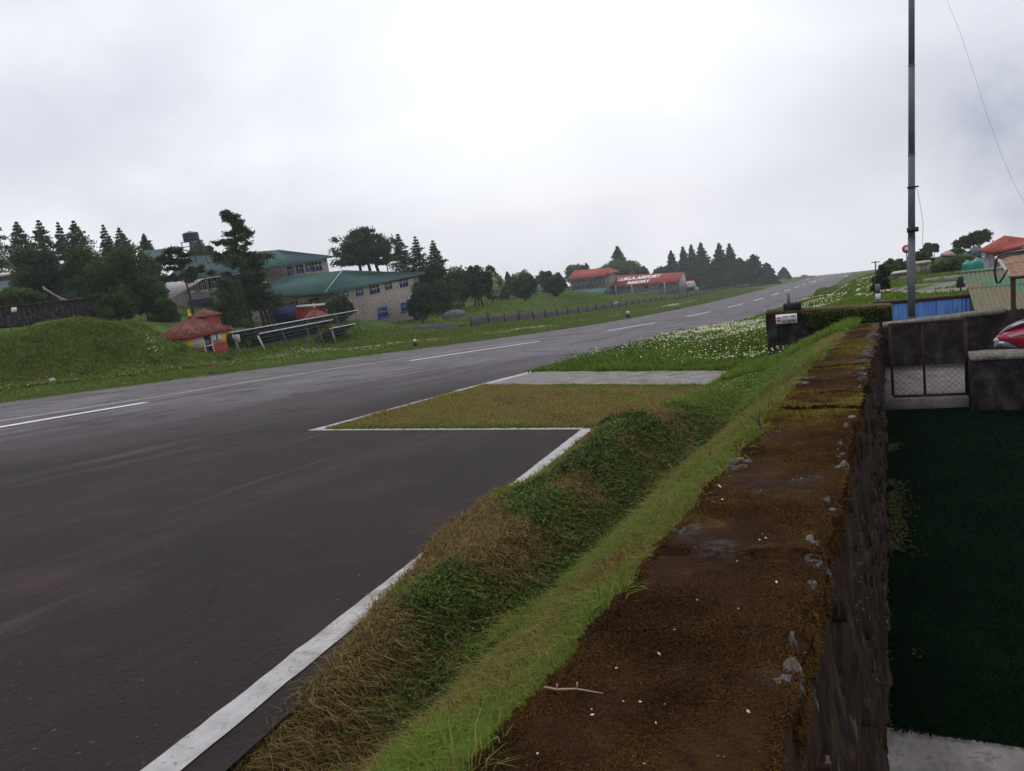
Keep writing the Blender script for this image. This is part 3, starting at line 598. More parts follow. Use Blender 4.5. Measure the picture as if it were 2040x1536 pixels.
# right hand verge far down
x = rng.uniform(-7.2, 14, 90000); y = 16+(rng.uniform(size=90000)**1.6)*170
keep = ~((x > .4) & (y < 17)) & ~((x > 1.) & (y > 22) & (y < 46) & (patch(x, y, .8, 2) < .8)); x, y = x[keep], y[keep]; p = put(x, y); D = dist(p)
blades('far_verge_grass', p, .10+.0016*D*rng.uniform(.4, 1.2, len(x)), .02+.0012*D, np.clip(.70+.3*(patch(x, y, .35, 5)-.5)+rng.normal(0, .09, len(x)), 0, 1), GRASS, lean=.6, label='rough green grass on the right side of the runway beyond the no entry wall', cat='grass')
x = rng.uniform(-6.6, .6, 13000); y = rng.uniform(19, 75, 13000); keep = (rng.uniform(size=len(x)) < np.clip(.8-.5*np.abs((x+2.6)/3), 0, 1)*(patch(x, y, .45, 1) > .50)*(np.abs((x+.4)+.01*y) > .25)); x, y = x[keep], y[keep]
daisies('far_daisies', x, y, .18+.0008*y, .035+.0009*y, 'cream coloured flower patches beyond the no entry wall')
# left verge, mound, meadow behind the fence
x = -27.45-rng.uniform(0, 1, 130000)**1.2*11.5; y = 7+(rng.uniform(size=130000)**1.5)*230; p = put(x, y); D = dist(p)
fl_ = np.abs(x+31.)
t_ = np.clip(.72+.25*(patch(x, y, .33, 5)-.5)+rng.normal(0, .08, len(x))-.12*(fl_ < .9), 0, 1)
blades('left_verge_grass', p, (.05+.0012*D)*rng.uniform(.5, 1.4, len(x))*(1+1.0*sm(-31, -33, x)*(np.abs(y-33) > 4)), .018+.0011*D, t_, GRASS, lean=.6, label='green grass verge between the runway and the wooden fence', cat='grass')
x = rng.uniform(-44, -30.6, 80000); y = rng.uniform(7, 36, 80000); _k = ~((y > 29.5) & (x > -36) & (rng.uniform(size=len(x)) < .85)); x, y = x[_k], y[_k]; p = put(x, y); D = dist(p)
t_ = np.clip(.70+.34*(patch(x, y, .8, 8)-.5)+rng.normal(0, .09, len(x)), .35, 1)
blades('mound_grass', p, rng.uniform(.10, .32, len(x)), .05, t_, GRASS, lean=.8, label='thick green grass over the long mound beside the kiosk', cat='grass')
x = rng.uniform(-39.5, -31.2, 60000); y = rng.uniform(7, 36, 60000); k_ = (patch(x, y, 1.9, 3)+.35*patch(x, y, 4.7, 1) > .92); x, y = x[k_], y[k_]; p = put(x, y); p[:, 2] += np.abs(rng.normal(0, .20, len(x)))
V, tt = leaves(p, .075, np.clip(rng.normal(.62, .2, len(x)), 0, 1), .3); o = quads('mound_weeds', V, tt, LEAFM); tag(o, 'leafy weeds in clumps over the long grassy mound', 'weeds', kind='stuff')
x = rng.uniform(-95, -38, 90000); y = rng.uniform(40, 290, 90000); p = put(x, y); D = dist(p)
blades('meadow_behind_fence_grass', p, (.10+.0010*D)*rng.uniform(.5, 1.2, len(x)), .05+.0018*D, np.clip(.80+.3*(patch(x, y, .12, 8)-.5)+rng.normal(0, .08, len(x)), 0, 1), GRASS, lean=.6, label='bright green rough meadow behind the wooden fence below the resort', cat='grass')
x = -30.9+rng.normal(0, .6, 13000); y = rng.uniform(15, 150, 13000); x = x+.5*np.sin(y*.21)+.3*np.sin(y*.63); keep = (rng.uniform(size=len(x)) < (patch(x*.3, y, .5, 4))*np.where(y < 48, 1.0, np.where(patch(y*0, y, .11, 1) > .6, .5, .06))); x, y = x[keep], y[keep]
daisies('roadside_daisies', x, y, .12+.001*y, .035+.0007*y, 'cream line of daisies along the left verge of the runway')
c = onground(309, 697, 20, 60); tt0 = rng.normal(0, 1, 150); x = c[0]+tt0*.75+rng.normal(0, .25, 150); y = c[1]-tt0*.5+rng.normal(0, .25, 150)
daisies('mound_daisies', x, y, .25, .07, 'white flowers sprinkled on the right flank of the mound')
x = rng.uniform(-37.5, -29, 900); y = rng.uniform(15, 33, 900); keep = patch(x, y, 1.5, 2) > .68
daisies('lower_mound_daisies', x[keep], y[keep], .2, .045, 'scattered small white flowers low on the mound')

# ------------------------------------------------------------------ trees
def mktree(kind, px, top, base, wpx, d, lean, label, group):
    b = P(px, base, d); tp = P(px, top, d); gz = gxy(b[0], b[1]); h = (tp-b)[2]
    if abs(gz-b[2]) > .02*d*.2: pass
    z0 = min(b[2], gz)-.05; H = tp[2]-z0; R = wpx/2*d/1600*{'conifer': 1.35, 'cone': 1.15, 'pine': 1.2, 'broad': 1.12}.get(kind, 1.05)
    px1 = d/800.
    name = {'conifer': 'conifer_tree', 'cone': 'conifer_tree', 'pine': 'pine_tree', 'bigpine': 'pine_tree', 'broad': 'broadleaf_tree', 'blossom': 'blossoming_tree', 'umbrella': 'umbrella_tree'}[kind]
    if kind == 'broad' and H < 2.6*max(1, d/60) and ('shrub' in label or 'bush' in label): name = 'shrub'
    cat = 'shrub' if name == 'shrub' else 'tree'
    root = empty(name, (b[0], b[1], z0), label, cat, group)
    O = np.array([b[0], b[1], z0]); tr = MB(); cen = []; sz = []; tn = []
    ls = max(.07, px1*1.5)
    lsc = 1.
    yv = np.array([0, 0, 1.])
    if kind in ('conifer', 'cone'):
        nl = 26 if kind == 'conifer' else 20; b0 = .07 if kind == 'conifer' else .02
        tr.tube([O, O+yv*H*.5, O+yv*H*.97], [R*.09, R*.05, R*.01], 6)
        for i in range(nl):
            t = i/(nl-1); zz = H*(b0+(1-b0)*t); L = (R*min(1, (1-t)/(.50 if px < 400 else .62))**.9*.95+R*.02) if kind == 'conifer' else R*((1-t)**.6)*1.05+R*.05
            if kind == 'conifer': L *= .78+.30*abs(math.sin(i*1.35+px))
            nb = 7 if kind == 'conifer' else 10
            for k in range(nb):
                a = 2*math.pi*(k+rng.uniform())/nb; Lk = L*rng.uniform(.6, 1.12)
                dv = np.array([math.cos(a), math.sin(a), rng.uniform(-.25, .12)])
                if kind == 'conifer' and rng.uniform() < .35: tr.tube([O+yv*zz, O+yv*zz+dv*Lk*.8], [R*.02, R*.006], 4, cap=False)
                n = int(20+44*Lk/R); u = rng.uniform(.12, 1, n)**.75
                c = O+yv*zz+dv*(u*Lk)[:, None]+rng.normal(0, 1, (n, 3))*np.array([.08, .08, .045])*R*min(1, .25+L/R)
                cen.append(c); sz.append(np.full(n, ls*.78)*rng.uniform(.6, 1.3, n)); tn.append(np.full(n, rng.uniform(.15, .85))+rng.normal(0, .12, n))
    elif kind in ('pine', 'bigpine'):
        if kind == 'bigpine': stems = [(-R*.05, 1., 0), (R*.28, .62, .3), (R*.55, .55, .5), (R*.42, .5, 1.)]
        elif wpx > 90: stems = [(R*.2, .95, 0), (R*.45, .8, .5), (-R*.1, .75, 1)]
        else: stems = [(lean*R*.1, 1., 0)]
        br = np.array([_c(TH), _s(TH), 0])
        clumps = []
        for (off, hf, e) in stems:
            p0 = O+br*off*1.1; p1 = O+br*off*.8+yv*H*hf*.5+br*(.12*R if lean else 0); p2 = O+br*off*.5+yv*H*hf*.95
            tr.tube([p0, p1, p2], [R*.055 if kind != 'pine' else R*.06, R*.04, R*.012], 7)
            nb = 52 if kind == 'bigpine' and hf == 1 else (34 if kind == 'pine' else 22)
            for k in range(nb):
                t = rng.uniform(.34 if kind == 'bigpine' else (.58 if lean else (.22 if d > 100 and wpx < 90 and px < 400 else .40)), 1.)
                if kind == 'bigpine': Lr = R*np.interp(t, [.34, .5, .62, .8, 1], [.75, 1.0, .72, .42, .10])*(1 if hf == 1 else .5)
                elif lean: Lr = R*np.interp(t, [.58, .68, .85, 1], [.7, 1.0, .85, .3])
                else: Lr = R*np.interp(t, [.22, .6, .82, .93, 1], [.6, 1.0, .75, .45, .15])
                a = rng.uniform(0, 2*math.pi); q = p1+(p2-p1)*np.clip((t-.5)/.45, 0, 1) if t > .5 else p0+(p1-p0)*(t/.5)
                q = np.array([q[0], q[1], O[2]+H*hf*t*.97]); dv = np.array([math.cos(a), math.sin(a), rng.uniform(-.05, .35)])
                e2 = q+dv*Lr*rng.uniform(.55, 1.0); tr.tube([q-yv*H*.02, (q+e2)/2, e2], [R*.02, R*.013, R*.006], 4, cap=False); _f = 1.15-.55*t if kind == 'bigpine' else .9; clumps.append((e2, R*rng.uniform(.12, .22)*_f, dv)); clumps.append(((q+e2)/2, R*.12*_f, dv))
        for (c, r_, dv) in clumps:
            n = 120 if kind == 'bigpine' else 75
            q = c+rng.normal(0, 1, (n, 3))*np.array([.55, .55, .30])*r_; cen.append(q); sz.append(np.full(n, ls)*rng.uniform(.6, 1.3, n)); tn.append(np.full(n, rng.uniform(.1, .8))+rng.normal(0, .12, n))
    elif kind == 'umbrella':
        tr.tube([O, O+yv*H*.75], [R*.09, R*.05], 6)
        for k in range(26):
            a = rng.uniform(0, 6.28); u = math.sqrt(rng.uniform()); c = O+np.array([math.cos(a)*u*R*.85, math.sin(a)*u*R*.85, H*(.97-.30*u*u-.22*rng.uniform())])
            if k < 6: tr.tube([O+yv*H*.55, c], [R*.035, R*.02], 4, cap=False)
            n = 130; cen.append(c+rng.normal(0, 1, (n, 3))*np.array([.2, .2, .14])*R); sz.append(np.full(n, ls*.9)); tn.append(np.full(n, rng.uniform(.2, .7)))
    else:
        nt_ = 3 if 'trunks' in label else 1; low = .22 if nt_ == 3 else (.12 if 'tree' in label else .0)
        for k in range(nt_): tr.tube([O+np.array([(k-nt_/2)*R*.28, 0, 0]), O+np.array([(k-nt_/2)*R*.15, 0, H*.35]), O+np.array([(k-nt_/2)*R*.3, 0, H*.8])], [R*.07, R*.05, R*.02], 6)
        zc = H*(low+(1-low)/2); hz_ = H*(1-low)/2; nc = 58
        for k in range(nc):
            v = rng.normal(size=3); v /= np.linalg.norm(v); rr = rng.uniform(.35, .9)
            c = O+np.array([v[0]*R*rr, v[1]*R*rr, zc+v[2]*hz_*rr]); r_ = R*rng.uniform(.18, .34)
            if k < 8: tr.tube([O+yv*H*.3, c], [R*.03, R*.01], 4, cap=False)
            n = 150; w = rng.normal(size=(n, 3)); w /= np.linalg.norm(w, axis=1)[:, None]; w *= rng.uniform(.5, 1.15, (n, 1))
            cen.append(c+w*r_*np.array([1, 1, min(1.1, hz_/R)])); sz.append(np.full(n, ls)*rng.uniform(.6, 1.3, n))
            bl = .55 if (kind == 'blossom' and v[0] > 0 and rng.uniform() < .6) else 0
            tn.append(np.full(n, rng.uniform(.1, .8) if kind != 'blossom' else rng.uniform(.1, .5)+bl)+rng.normal(0, .14, n))
    V, tt = leaves(np.concatenate(cen), np.concatenate(sz)*(.8 if 'pine' in kind else 1.), np.clip(np.concatenate(tn), 0, 1), .1, 1.9 if 'pine' in kind else 1.0)
    tr.build('trunk' if name != 'shrub' else 'stem', BARK, root)
    m_ = PINE if kind in ('conifer', 'pine', 'bigpine', 'cone', 'umbrella') or 'dark' in label else (BLOSSOM if kind == 'blossom' else BROAD)
    quads('crown', V, tt, m_, root, O)
    return root
for t in T: mktree(*t, 'trees left of the runway')
for t in TR: mktree(*t, 'trees right of the runway')
#@@OBJECTS
# ------------------------------------------------------------------ walls near the camera
def wallgrid(name, fn, us, vs, matl, parent, org, smooth=True):
    U, Vv = np.meshgrid(us, vs); X, Y, Z = fn(U, Vv); V = np.stack([X, Y, Z], -1).reshape(-1, 3); nx, ny = len(us), len(vs)
    i = np.arange(ny-1)[:, None]*nx+np.arange(nx-1)[None]; q = np.stack([i, i+1, i+nx+1, i+nx], -1).reshape(-1, 4)
    return link(name, raw_mesh(name, (V-np.array(org))*S, q.ravel(), np.arange(len(q))*4, [matl], smooth=smooth), parent)
def nz(x, y, f, seed=0.):
    x = np.asarray(x, float); y = np.asarray(y, float); r = 0
    for k in range(4):
        a = 1.7*k+seed; ff = f*1.9**k
        r = r + np.sin(ff*(x*math.cos(a)+y*math.sin(a))+seed*3+1.3*np.sin(ff*.7*(y*math.cos(a)-x*math.sin(a))))/1.7**k
    return r/2.2
mw_org = np.array([-.3, 6., -3.]); mw = empty('stone_wall', mw_org, 'long stone wall with rusty brown moss on top running down beside the ditch', 'wall')
def edgeR(y): return .018*nz(y, 0*y, 9, 2)+.012*nz(y, 0*y, 23, 1)
def edgeL(y): return .016*nz(y, 0*y, 8, 5)+.008*nz(y, 0*y, 21, 4)
def topz(x, y):
    z = wtop(y) + .010*nz(x, y, 5, 1)+.004*nz(x, y, 17, 2) - .006*(np.abs(x)*0)
    for (y0, dh) in ((2.02, .018), (4.62, .03), (5.3, .012), (7.0, .02), (9.4, .012)):
        z = z + dh*np.exp(-np.maximum(y-y0, 0)/.5)*(y > y0+.03*np.sin(x*20)) - .012*np.exp(-((y-y0+.02*np.sin(x*17))/.016)**2)
    return z
def fmain(U, Y):
    a = wallL(Y)+edgeL(Y); b = wallR(Y)+edgeR(Y)
    u = np.clip(U, 0, 1); X = a+(b-a)*u; Z = topz(X, Y)
    rnd = np.minimum(u, 1-u); Z = Z-.02*np.exp(-rnd/.03)
    return X, Y, Z
vs = np.r_[np.arange(-2, 3, .018), np.arange(3, 14.05, .035)]
us = np.r_[0, .015, .04, np.linspace(.08, .92, 26), .96, .985, 1]
wallgrid('mossy_top', fmain, us, vs, MOSS, mw, mw_org)
def fface(U, Y):
    b = wallR(Y)+edgeR(Y); X0 = b; zt = topz(b, Y)-.02; zb = -3.0
    Z = zt+(zb-zt)*U; X = X0+.10*U+(.018*nz(Y, Z*1.0, 7, 3)+.012*nz(Y, Z, 19, 4))*np.minimum(1, U*14)
    return X, Y, Z
wallgrid('right_face', fface, np.r_[0, .01, np.linspace(.03, 1, 60)], np.r_[np.arange(-2, 14.05, .04)], WALLD, mw, mw_org)
def fleft(U, Y):
    b = wallL(Y)+edgeL(Y); zt = topz(b, Y)-.02; return b-.02*U, Y, zt-1.0*U
wallgrid('left_face', fleft, np.linspace(0, 1, 6), vs[::3], WALLD, mw, mw_org)
mb = MB(); mb.face([(float(wallL(14.03)), 14.03, -3.1), (float(wallR(14.03)), 14.03, -3.1), (float(wallR(14.03)), 14.03, float(wtop(14.03))-.02), (float(wallL(14.03)), 14.03, float(wtop(14.03))-.02)])
mb.build('end_face', WALLD, mw, org=mw_org)
# pale slate stones breaking out of the moss along both edges
def stone(mb, x, y, z, a, b, c, ang):
    k = 16; ring = []
    for lv, sc_ in ((0, 1.), (.6, .97), (1., .72)):
        r = []
        for i in range(k):
            t = 2*math.pi*i/k; f = sc_*(1+.30*math.sin(3*t+x*40+y*7)+.20*math.sin(5*t+y*30)+.1*math.sin(8*t+y*11)); dx, dy = a*f*math.cos(t), b*f*math.sin(t)
            r.append((x+dx*math.cos(ang)-dy*math.sin(ang), y+dx*math.sin(ang)+dy*math.cos(ang), z-c+c*lv+.15*c*math.sin(t*2+x*9)))
        ring.append(r)
    n = len(mb.v); mb.v += ring[0]+ring[1]+ring[2]
    for L in (0, 1):
        for i in range(k): mb.f.append((n+L*k+i, n+L*k+(i+1) % k, n+(L+1)*k+(i+1) % k, n+(L+1)*k+i)); mb.m.append(0)
    mb.f.append(tuple(n+2*k+i for i in range(k))); mb.m.append(0)
mb = MB()
for (y, s_) in ((1.36, .06), (1.5, .03), (1.83, .03), (2.0, .06), (2.12, .05), (2.45, .035), (2.6, .03), (3.15, .07), (3.35, .04), (3.6, .03), (4.0, .06), (4.3, .05), (5.0, .05), (5.5, .04), (6.4, .05), (7.2, .06)):
    stone(mb, float(wallR(y)+edgeR(y))-.022-s_*.1, y, float(topz(np.array(wallR(y)), np.array(y)))+.002, s_*.5, s_*.95, .05, rng.uniform(-.3, .3))
for i in range(48):
    y = 6.0+rng.uniform()*7.8; s_ = rng.uniform(.015, .05)*(1 if i % 4 else 1.7); stone(mb, float(wallR(y)+edgeR(y))-.035-rng.uniform(0, .03), y, float(topz(np.array(wallR(y)), np.array(y)))+.012, s_*1.2, s_*.55, .05, rng.uniform(-.3, .3))
for (y, s_) in ((5.9, .05), (6.3, .045), (4.6, .035), (3.25, .05), (3.1, .035), (2.2, .02), (7.9, .04), (9.4, .05), (10.6, .06), (11.3, .05), (12.2, .05)):
    stone(mb, float(wallL(y)+edgeL(y))+.03, y, float(topz(np.array(wallL(y)), np.array(y)))+.008, s_*1.1, s_, .04, rng.uniform(-.3, .3))
mb.build('coping_stones', SLATE, mw, org=mw_org)
# face stones sticking out of the dark right face
mb = MB()
for i in range(260):
    y = 1.2+12*rng.uniform()**1.2; z = rng.uniform(-2.7, float(wtop(y))-.1); u = (float(wtop(y))-z)/(3+float(wtop(y))); x = float(wallR(y)+edgeR(y))+.10*u
    a, b = rng.uniform(.03, .09), rng.uniform(.015, .04); mb.hexa([(x-.05,y-a,z-b),(x+.012,y-a*.9,z-b*.8),(x+.016,y+a,z-b),(x-.05,y+a,z-b),(x-.05,y-a,z+b),(x+.012,y-a*.8,z+b),(x+.01,y+a*.8,z+b*.9),(x-.05,y+a,z+b)])
mb.build('face_stones', WALLD, mw, org=mw_org)
# moss tufts: short fuzz on the top
n = 150000; y = np.exp(rng.uniform(math.log(.9), math.log(13.8), n)); u = rng.uniform(0, 1, n)
x = wallL(y)+edgeL(y)+(wallR(y)-wallL(y)+edgeR(y)-edgeL(y))*u
bare = ((nz(x, y, 1.3, 3)+.25*nz(x, y, 9, 1)) > .42) | (((np.abs(y-4.9) < .45) & (u > .25) & (u < .72)) & (nz(x, y, 8, 2) > -.3)) | (((np.abs(y-4.15) < .25) & (u > .05) & (u < .5)) & (nz(x, y, 8, 2) > 0))
bare &= (y > 3.6) | (rng.uniform(size=n) < .3); bare &= (rng.uniform(size=n) < .8)&(nz(x, y, 14, 2) > -.35)
x, y, u = x[~bare], y[~bare], u[~bare]; z = topz(x, y)-.004; p = np.stack([x, y, z], -1); D = dist(p)
ol = (.35*np.exp(-((y-4.6)/1.1)**2)) + sm(-.05, .6, nz(x, y, 2.1, 7)+.35*nz(x, y, 9, 2))*(.45+.55*sm(3.2, 4.4, y))
t_ = np.clip(.28+.50*ol+.16*nz(x, y, 13, 3)+.16*nz(x, y, 3.3, 8)+rng.normal(0, .11, len(x)), 0, 1)
hh = np.clip(.007+.006*nz(x, y, 6, 2)+.010*ol, .004, .03)
mo = blades('moss_tufts', p-mw_org, hh*rng.uniform(.6, 1.4, len(x)), .0016+.0016*D, t_, MOSSB, lean=1.1, parent=mw); tag(mo, kind='stuff')
# overhanging moss fringe on the right face
n = 9000; y = np.exp(rng.uniform(math.log(1.2), math.log(13), n)); x = wallR(y)+edgeR(y)+.004; p = np.stack([x, y, topz(x, y)-.02-np.abs(rng.normal(0, .03, n))], -1)
mo = blades('moss_fringe', p-mw_org, (.012+.0015*y)*rng.uniform(.4, 1.3, n), .002+.0012*y, np.clip(.22+.35*nz(x, y, 2, 4)+rng.normal(0, .1, n), 0, 1), MOSSB, lean=.8, parent=mw, up=np.array([.3, 0, -.9])); tag(mo, kind='stuff')
n = 2600; y = np.exp(rng.uniform(math.log(1.3), math.log(13), n)); z = rng.uniform(-2.7, -.8, n); k_ = (z < wtop(y)-.05) & (nz(y, z, 3.1, 6) > .33); y, z = y[k_], z[k_]; uu = (wtop(y)-z)/(3+wtop(y)); x = wallR(y)+edgeR(y)+.10*uu+.025
V, tt = leaves(np.stack([x, y, z], -1), .004+.0016*y, np.clip(rng.normal(.35, .25, len(x)), 0, 1), .2); o = quads('face_weeds', V, tt, LEAFM, mw, mw_org); tag(o, kind='stuff')
# lichen crumbs
n = 520; y = np.exp(rng.uniform(math.log(.95), math.log(9), n)); u = rng.uniform(.05, .97, n); x = wallL(y)+(wallR(y)-wallL(y))*u
k_ = (rng.uniform(size=n) < .10) | ((nz(x, y, 3, 9) > .30) & (nz(x, y, 11, 4) > .2)); x, y = x[k_], y[k_]; p = np.stack([x, y, topz(x, y)+.008], -1)
V, tt = leaves(p, np.abs(rng.normal(0, .0028, len(x)))*(1+y*.12)+.0008, rng.uniform(.4, 1, len(x)), 1.5, .8); o = quads('lichen_crumbs', V, tt, mat('lichen', [(0, (.25, .24, .22)), (1, (.5, .5, .48))], tint=True), mw, mw_org); tag(o, kind='stuff')
# dry stalk lying on the moss
a = PY(1088, 1379, 0); 
def onwall(px, py):
    w = W(px, py); t = .72/(-w[2]-.108*w[1]) if (-w[2]-.108*w[1]) > 0 else 5; return w*t
q = [onwall(1085, 1378), onwall(1110, 1383), onwall(1150, 1382), onwall(1203, 1391)]; q = [v+np.array([0, 0, .022]) for v in q]
q = [v-np.array([0, 0, .012]) for v in q]; mb = MB().tube(q, [.0018, .0022, .0018, .0010], 6)
for v, dz in ((q[1], .010), (q[2], .012)): mb.tube([v, v+np.array([.002, .003, dz])], [.0012, .0020], 5)
thing(mb, 'dry_stalk', STRAW, 'dry straw coloured stalk lying across the moss near the bottom of the wall', 'stalk')
# small dark twig standing at the wall edge
v = onwall(1522, 862); mb = MB().tube([v, v+np.array([-.02, 0, .05]), v+np.array([-.015, .0, .10])], [.012, .008, .003], 5).tube([v+np.array([-.018, 0, .05]), v+np.array([-.05, .01, .08])], [.005, .002], 4)
thing(mb, 'twig', BARK, 'short dark twig sticking up at the left edge of the mossy wall', 'twig')

# walls right beyond
def plainwall(name, x0, x1, y0, y1, zb, zt0, zt1, label, capm, capt=.03, group=None, bodym=None):
    """wall from x0..x1, y0 front .. y1 back, top height zt0 at x0, zt1 at x1"""
    o = empty(name, ((x0+x1)/2, (y0+y1)/2, zb), label, 'wall', group); org = np.array(o.location)/S
    n = max(6, int((x1-x0)/.06)); vsx = np.linspace(x0, x1, n); k = 14
    def ff(U, X): 
        zt = zt0+(zt1-zt0)*(X-x0)/(x1-x0)-capt; Z = zb+(zt-zb)*U; return X, y0+.012*nz(X, Z, 8, zb)+.008*nz(X, Z, 21, 1), Z
    wallgrid('face', ff, np.linspace(0, 1, k), vsx, bodym or DARKC, o, org)
    m = MB()
    for (xa, xb) in zip(vsx[:-1], vsx[1:]):
        za, zb_ = [zt0+(zt1-zt0)*(v-x0)/(x1-x0)+.003*math.sin(v*11)+.002*math.sin(v*27) for v in (xa, xb)]
        m.hexa([(xa,y0-.03+.002*math.sin(xa*23),za-capt),(xb,y0-.03+.002*math.sin(xb*23),zb_-capt),(xb,y1+.02,zb_-capt),(xa,y1+.02,za-capt),(xa,y0-.03+.002*math.sin(xa*23),za),(xb,y0-.03+.002*math.sin(xb*23),zb_),(xb,y1+.02,zb_),(xa,y1+.02,za)])
    m.build('cap', capm, o)
    m = MB().box(x0+.002, x1-.002, y0+.04, y1, zb, min(zt0, zt1)-capt-.002); m.build('core', bodym or DARKC, o)
    return o
MOSSCAP = mat('mossy_cap', [(.3, (.03, .016, .006)), (.6, (.07, .045, .012)), (.75, (.14, .12, .09))], scale=4, detail=8, rough=1, bump=.8)
PALECAP = mat('pale_stone_cap', [(.3, (.07, .062, .052)), (.55, (.14, .125, .105)), (.72, (.24, .21, .18))], scale=9, detail=8, rough=.95, bump=.3, extra=[spots((.07, .07, .03), 2, .55, .65, amount=.6)])
ne = plainwall('no_entry_wall', -1.75, .36, 14.95, 15.3, -3.15, -2.03, -2.10, 'dark mossy wall with ivy carrying the white no entry sign', MOSSCAP, .05)
bw = plainwall('stone_wall', .17, 1.70, 12.4, 12.66, -2.75, -2.02, -1.93, 'stained concrete wall behind the chain link gate, level with the pole foot', PALECAP, .035)
lw = plainwall('stone_wall', 1.03, 3.6, 10.15, 10.5, -2.78, -2.10, -2.13, 'low dark wall with a pale cap right of the gate', PALECAP, .04)
# ivy over the no entry wall
n = 9000; x = rng.uniform(-1.7, .3, n); z = rng.uniform(-3.1, -2.08, n); cov = (x+1.75)/2.1+.35*nz(x, z, 3, 2)+.2*(z < -2.6)
k_ = (cov > .32) & ~((x < -1.1) & (z > -2.45)); x, z = x[k_], z[k_]; p = np.stack([x, 14.93-rng.uniform(0, .12, len(x)), z], -1)
V, tt = leaves(p, .026, np.clip(rng.normal(.42, .17, len(x)), 0, 1), .1); o = quads('ivy', V, tt, LEAFM); tag(o, 'dark green ivy hanging over the no entry wall right of its sign', 'ivy', kind='stuff')
# tufts on the no entry wall cap
# sign with text
def text_on(name, body, o3, ux, uz, h, matl, parent, org, extr=.004, shear=0., bold=0., align='LEFT'):
    """flat lettering: o3 lower left corner, ux right axis (unit), uz up axis (unit), h letter height"""
    cu = bpy.data.curves.new('t', 'FONT'); cu.body = body; cu.size = 1; cu.extrude = 0; cu.offset = bold; cu.resolution_u = 3
    ob = bpy.data.objects.new('t', cu); COL.objects.link(ob); dg = bpy.context.evaluated_depsgraph_get(); me = bpy.data.meshes.new_from_object(ob.evaluated_get(dg))
    bpy.data.objects.remove(ob); bpy.data.curves.remove(cu)
    co = np.array([v.co[:] for v in me.vertices]); ux, uz = np.array(ux, float), np.array(uz, float); nrm = np.cross(ux, uz); nrm /= np.linalg.norm(nrm)
    if nrm@(-np.array(o3)) < 0: nrm = -nrm
    wd = co[:, 0].max()-co[:, 0].min()
    hs = h/.72; L = hs if np.isscalar(hs) else hs
    return me, co, nrm, wd
def put_text(name, body, o3, width_vec, up_vec, matl, parent, org, lift=.006, bold=.01):
    """lettering stretched so that it spans width_vec and rises up_vec"""
    me, co, nrm, wd = text_on(name, body, o3, width_vec/np.linalg.norm(width_vec), up_vec/np.linalg.norm(up_vec), 1, matl, parent, org, bold=bold)
    x0 = co[:, 0].min(); y0 = co[:, 1].min(); hh = co[:, 1].max()-y0
    V = np.array(o3)+np.outer((co[:, 0]-x0)/wd, width_vec)+np.outer((co[:, 1]-y0)/hh, up_vec)+nrm*lift
    me.vertices.foreach_set('co', ((V-np.array(org))*S).astype(np.float32).ravel()); me.update(); me.materials.clear(); me.materials.append(matl)
    return link(name, me, parent)
a = PY(1545, 628, 14.86); b = PY(1587, 624, 14.86); c = PY(1546, 646, 14.86); so_ = np.array([a[0], 14.86, c[2]])
sx0, sx1, sz0, sz1 = a[0], b[0], c[2], a[2]
s = empty('sign_board', (sx0, 14.9, sz0), 'white no entry sign with a red disc and two lines of writing', 'sign'); O = np.array(s.location)/S
MB().box(sx0, sx1, 14.86, 14.90, sz0, sz1).build('board', TEXTW, s)
w_, h_ = sx1-sx0, sz1-sz0; yy = 14.859
mb = MB(); cx, cz, r = sx0+w_*.14, (sz0+sz1)/2+.0, w_*.115
mb.face([(cx+r*math.cos(t), yy-.002, cz+r*math.sin(t)) for t in np.linspace(0, 2*math.pi, 25)[:-1]]); dsk = mb.build('disc', SIGNR, s)
mb = MB().box(cx-r*.75, cx+r*.75, yy-.004, yy-.003, cz-r*.18, cz+r*.18); sub(mb, 'bar', TEXTW, dsk)
X_ = lambda f: sx0+w_*f; Z_ = lambda f: sz0+h_*f
put_text('lettering', 'NO ENTRY', np.array([X_(.29), yy, Z_(.08)]), np.array([w_*.68, 0, 0]), np.array([0, 0, h_*.30]), SIGNB, s, O, .003, .03)
put_text('lettering', '\u092a\u094d\u0930\u0935\u0947\u0936 \u0928\u093f\u0937\u0947\u0927', np.array([X_(.28), yy, Z_(.52)]), np.array([w_*.68, 0, 0]), np.array([0, 0, h_*.36]), SIGNB, s, O, .003, .015)
MB().box(X_(.28), X_(.97), yy-.004, yy-.001, Z_(.44), Z_(.47)).build('rule', SIGNB, s)
# concrete block with iron stub on the wall
a = PY(1562, 615, 15.1); b = PY(1596, 612, 15.1); s = empty('concrete_block', (a[0], 15.1, -2.04), 'rough concrete block with an iron stub standing on the no entry wall', 'block')
MB().box(a[0], b[0], 15.0, 15.22, -2.035, a[2]+.085).build('block', DARKC, s); c = (a[0]*.7+b[0]*.3)
MB().tube([(c, 15.1, -1.98), (c, 15.1, -1.98+.24)], .028, 8).build('stub', STEEL, s)
# striped marker post
a = PY(1750, 604, 17.2); mb = MB(); s = empty('marker_post', (a[0], 17.2, a[2]-.1), 'short marker post striped grey, white and black beside the narrow shrub', 'post')
MB().tube([(a[0], 17.2, a[2]-.1), (a[0], 17.2, a[2]+.07)], .05, 10).build('base_band', BLACK, s); MB().tube([(a[0], 17.2, a[2]+.07), (a[0], 17.2, a[2]+.2)], .05, 10).build('white_band', WHITEP, s); MB().tube([(a[0], 17.2, a[2]+.2), (a[0], 17.2, a[2]+.38)], .05, 10).build('grey_band', STEEL, s)

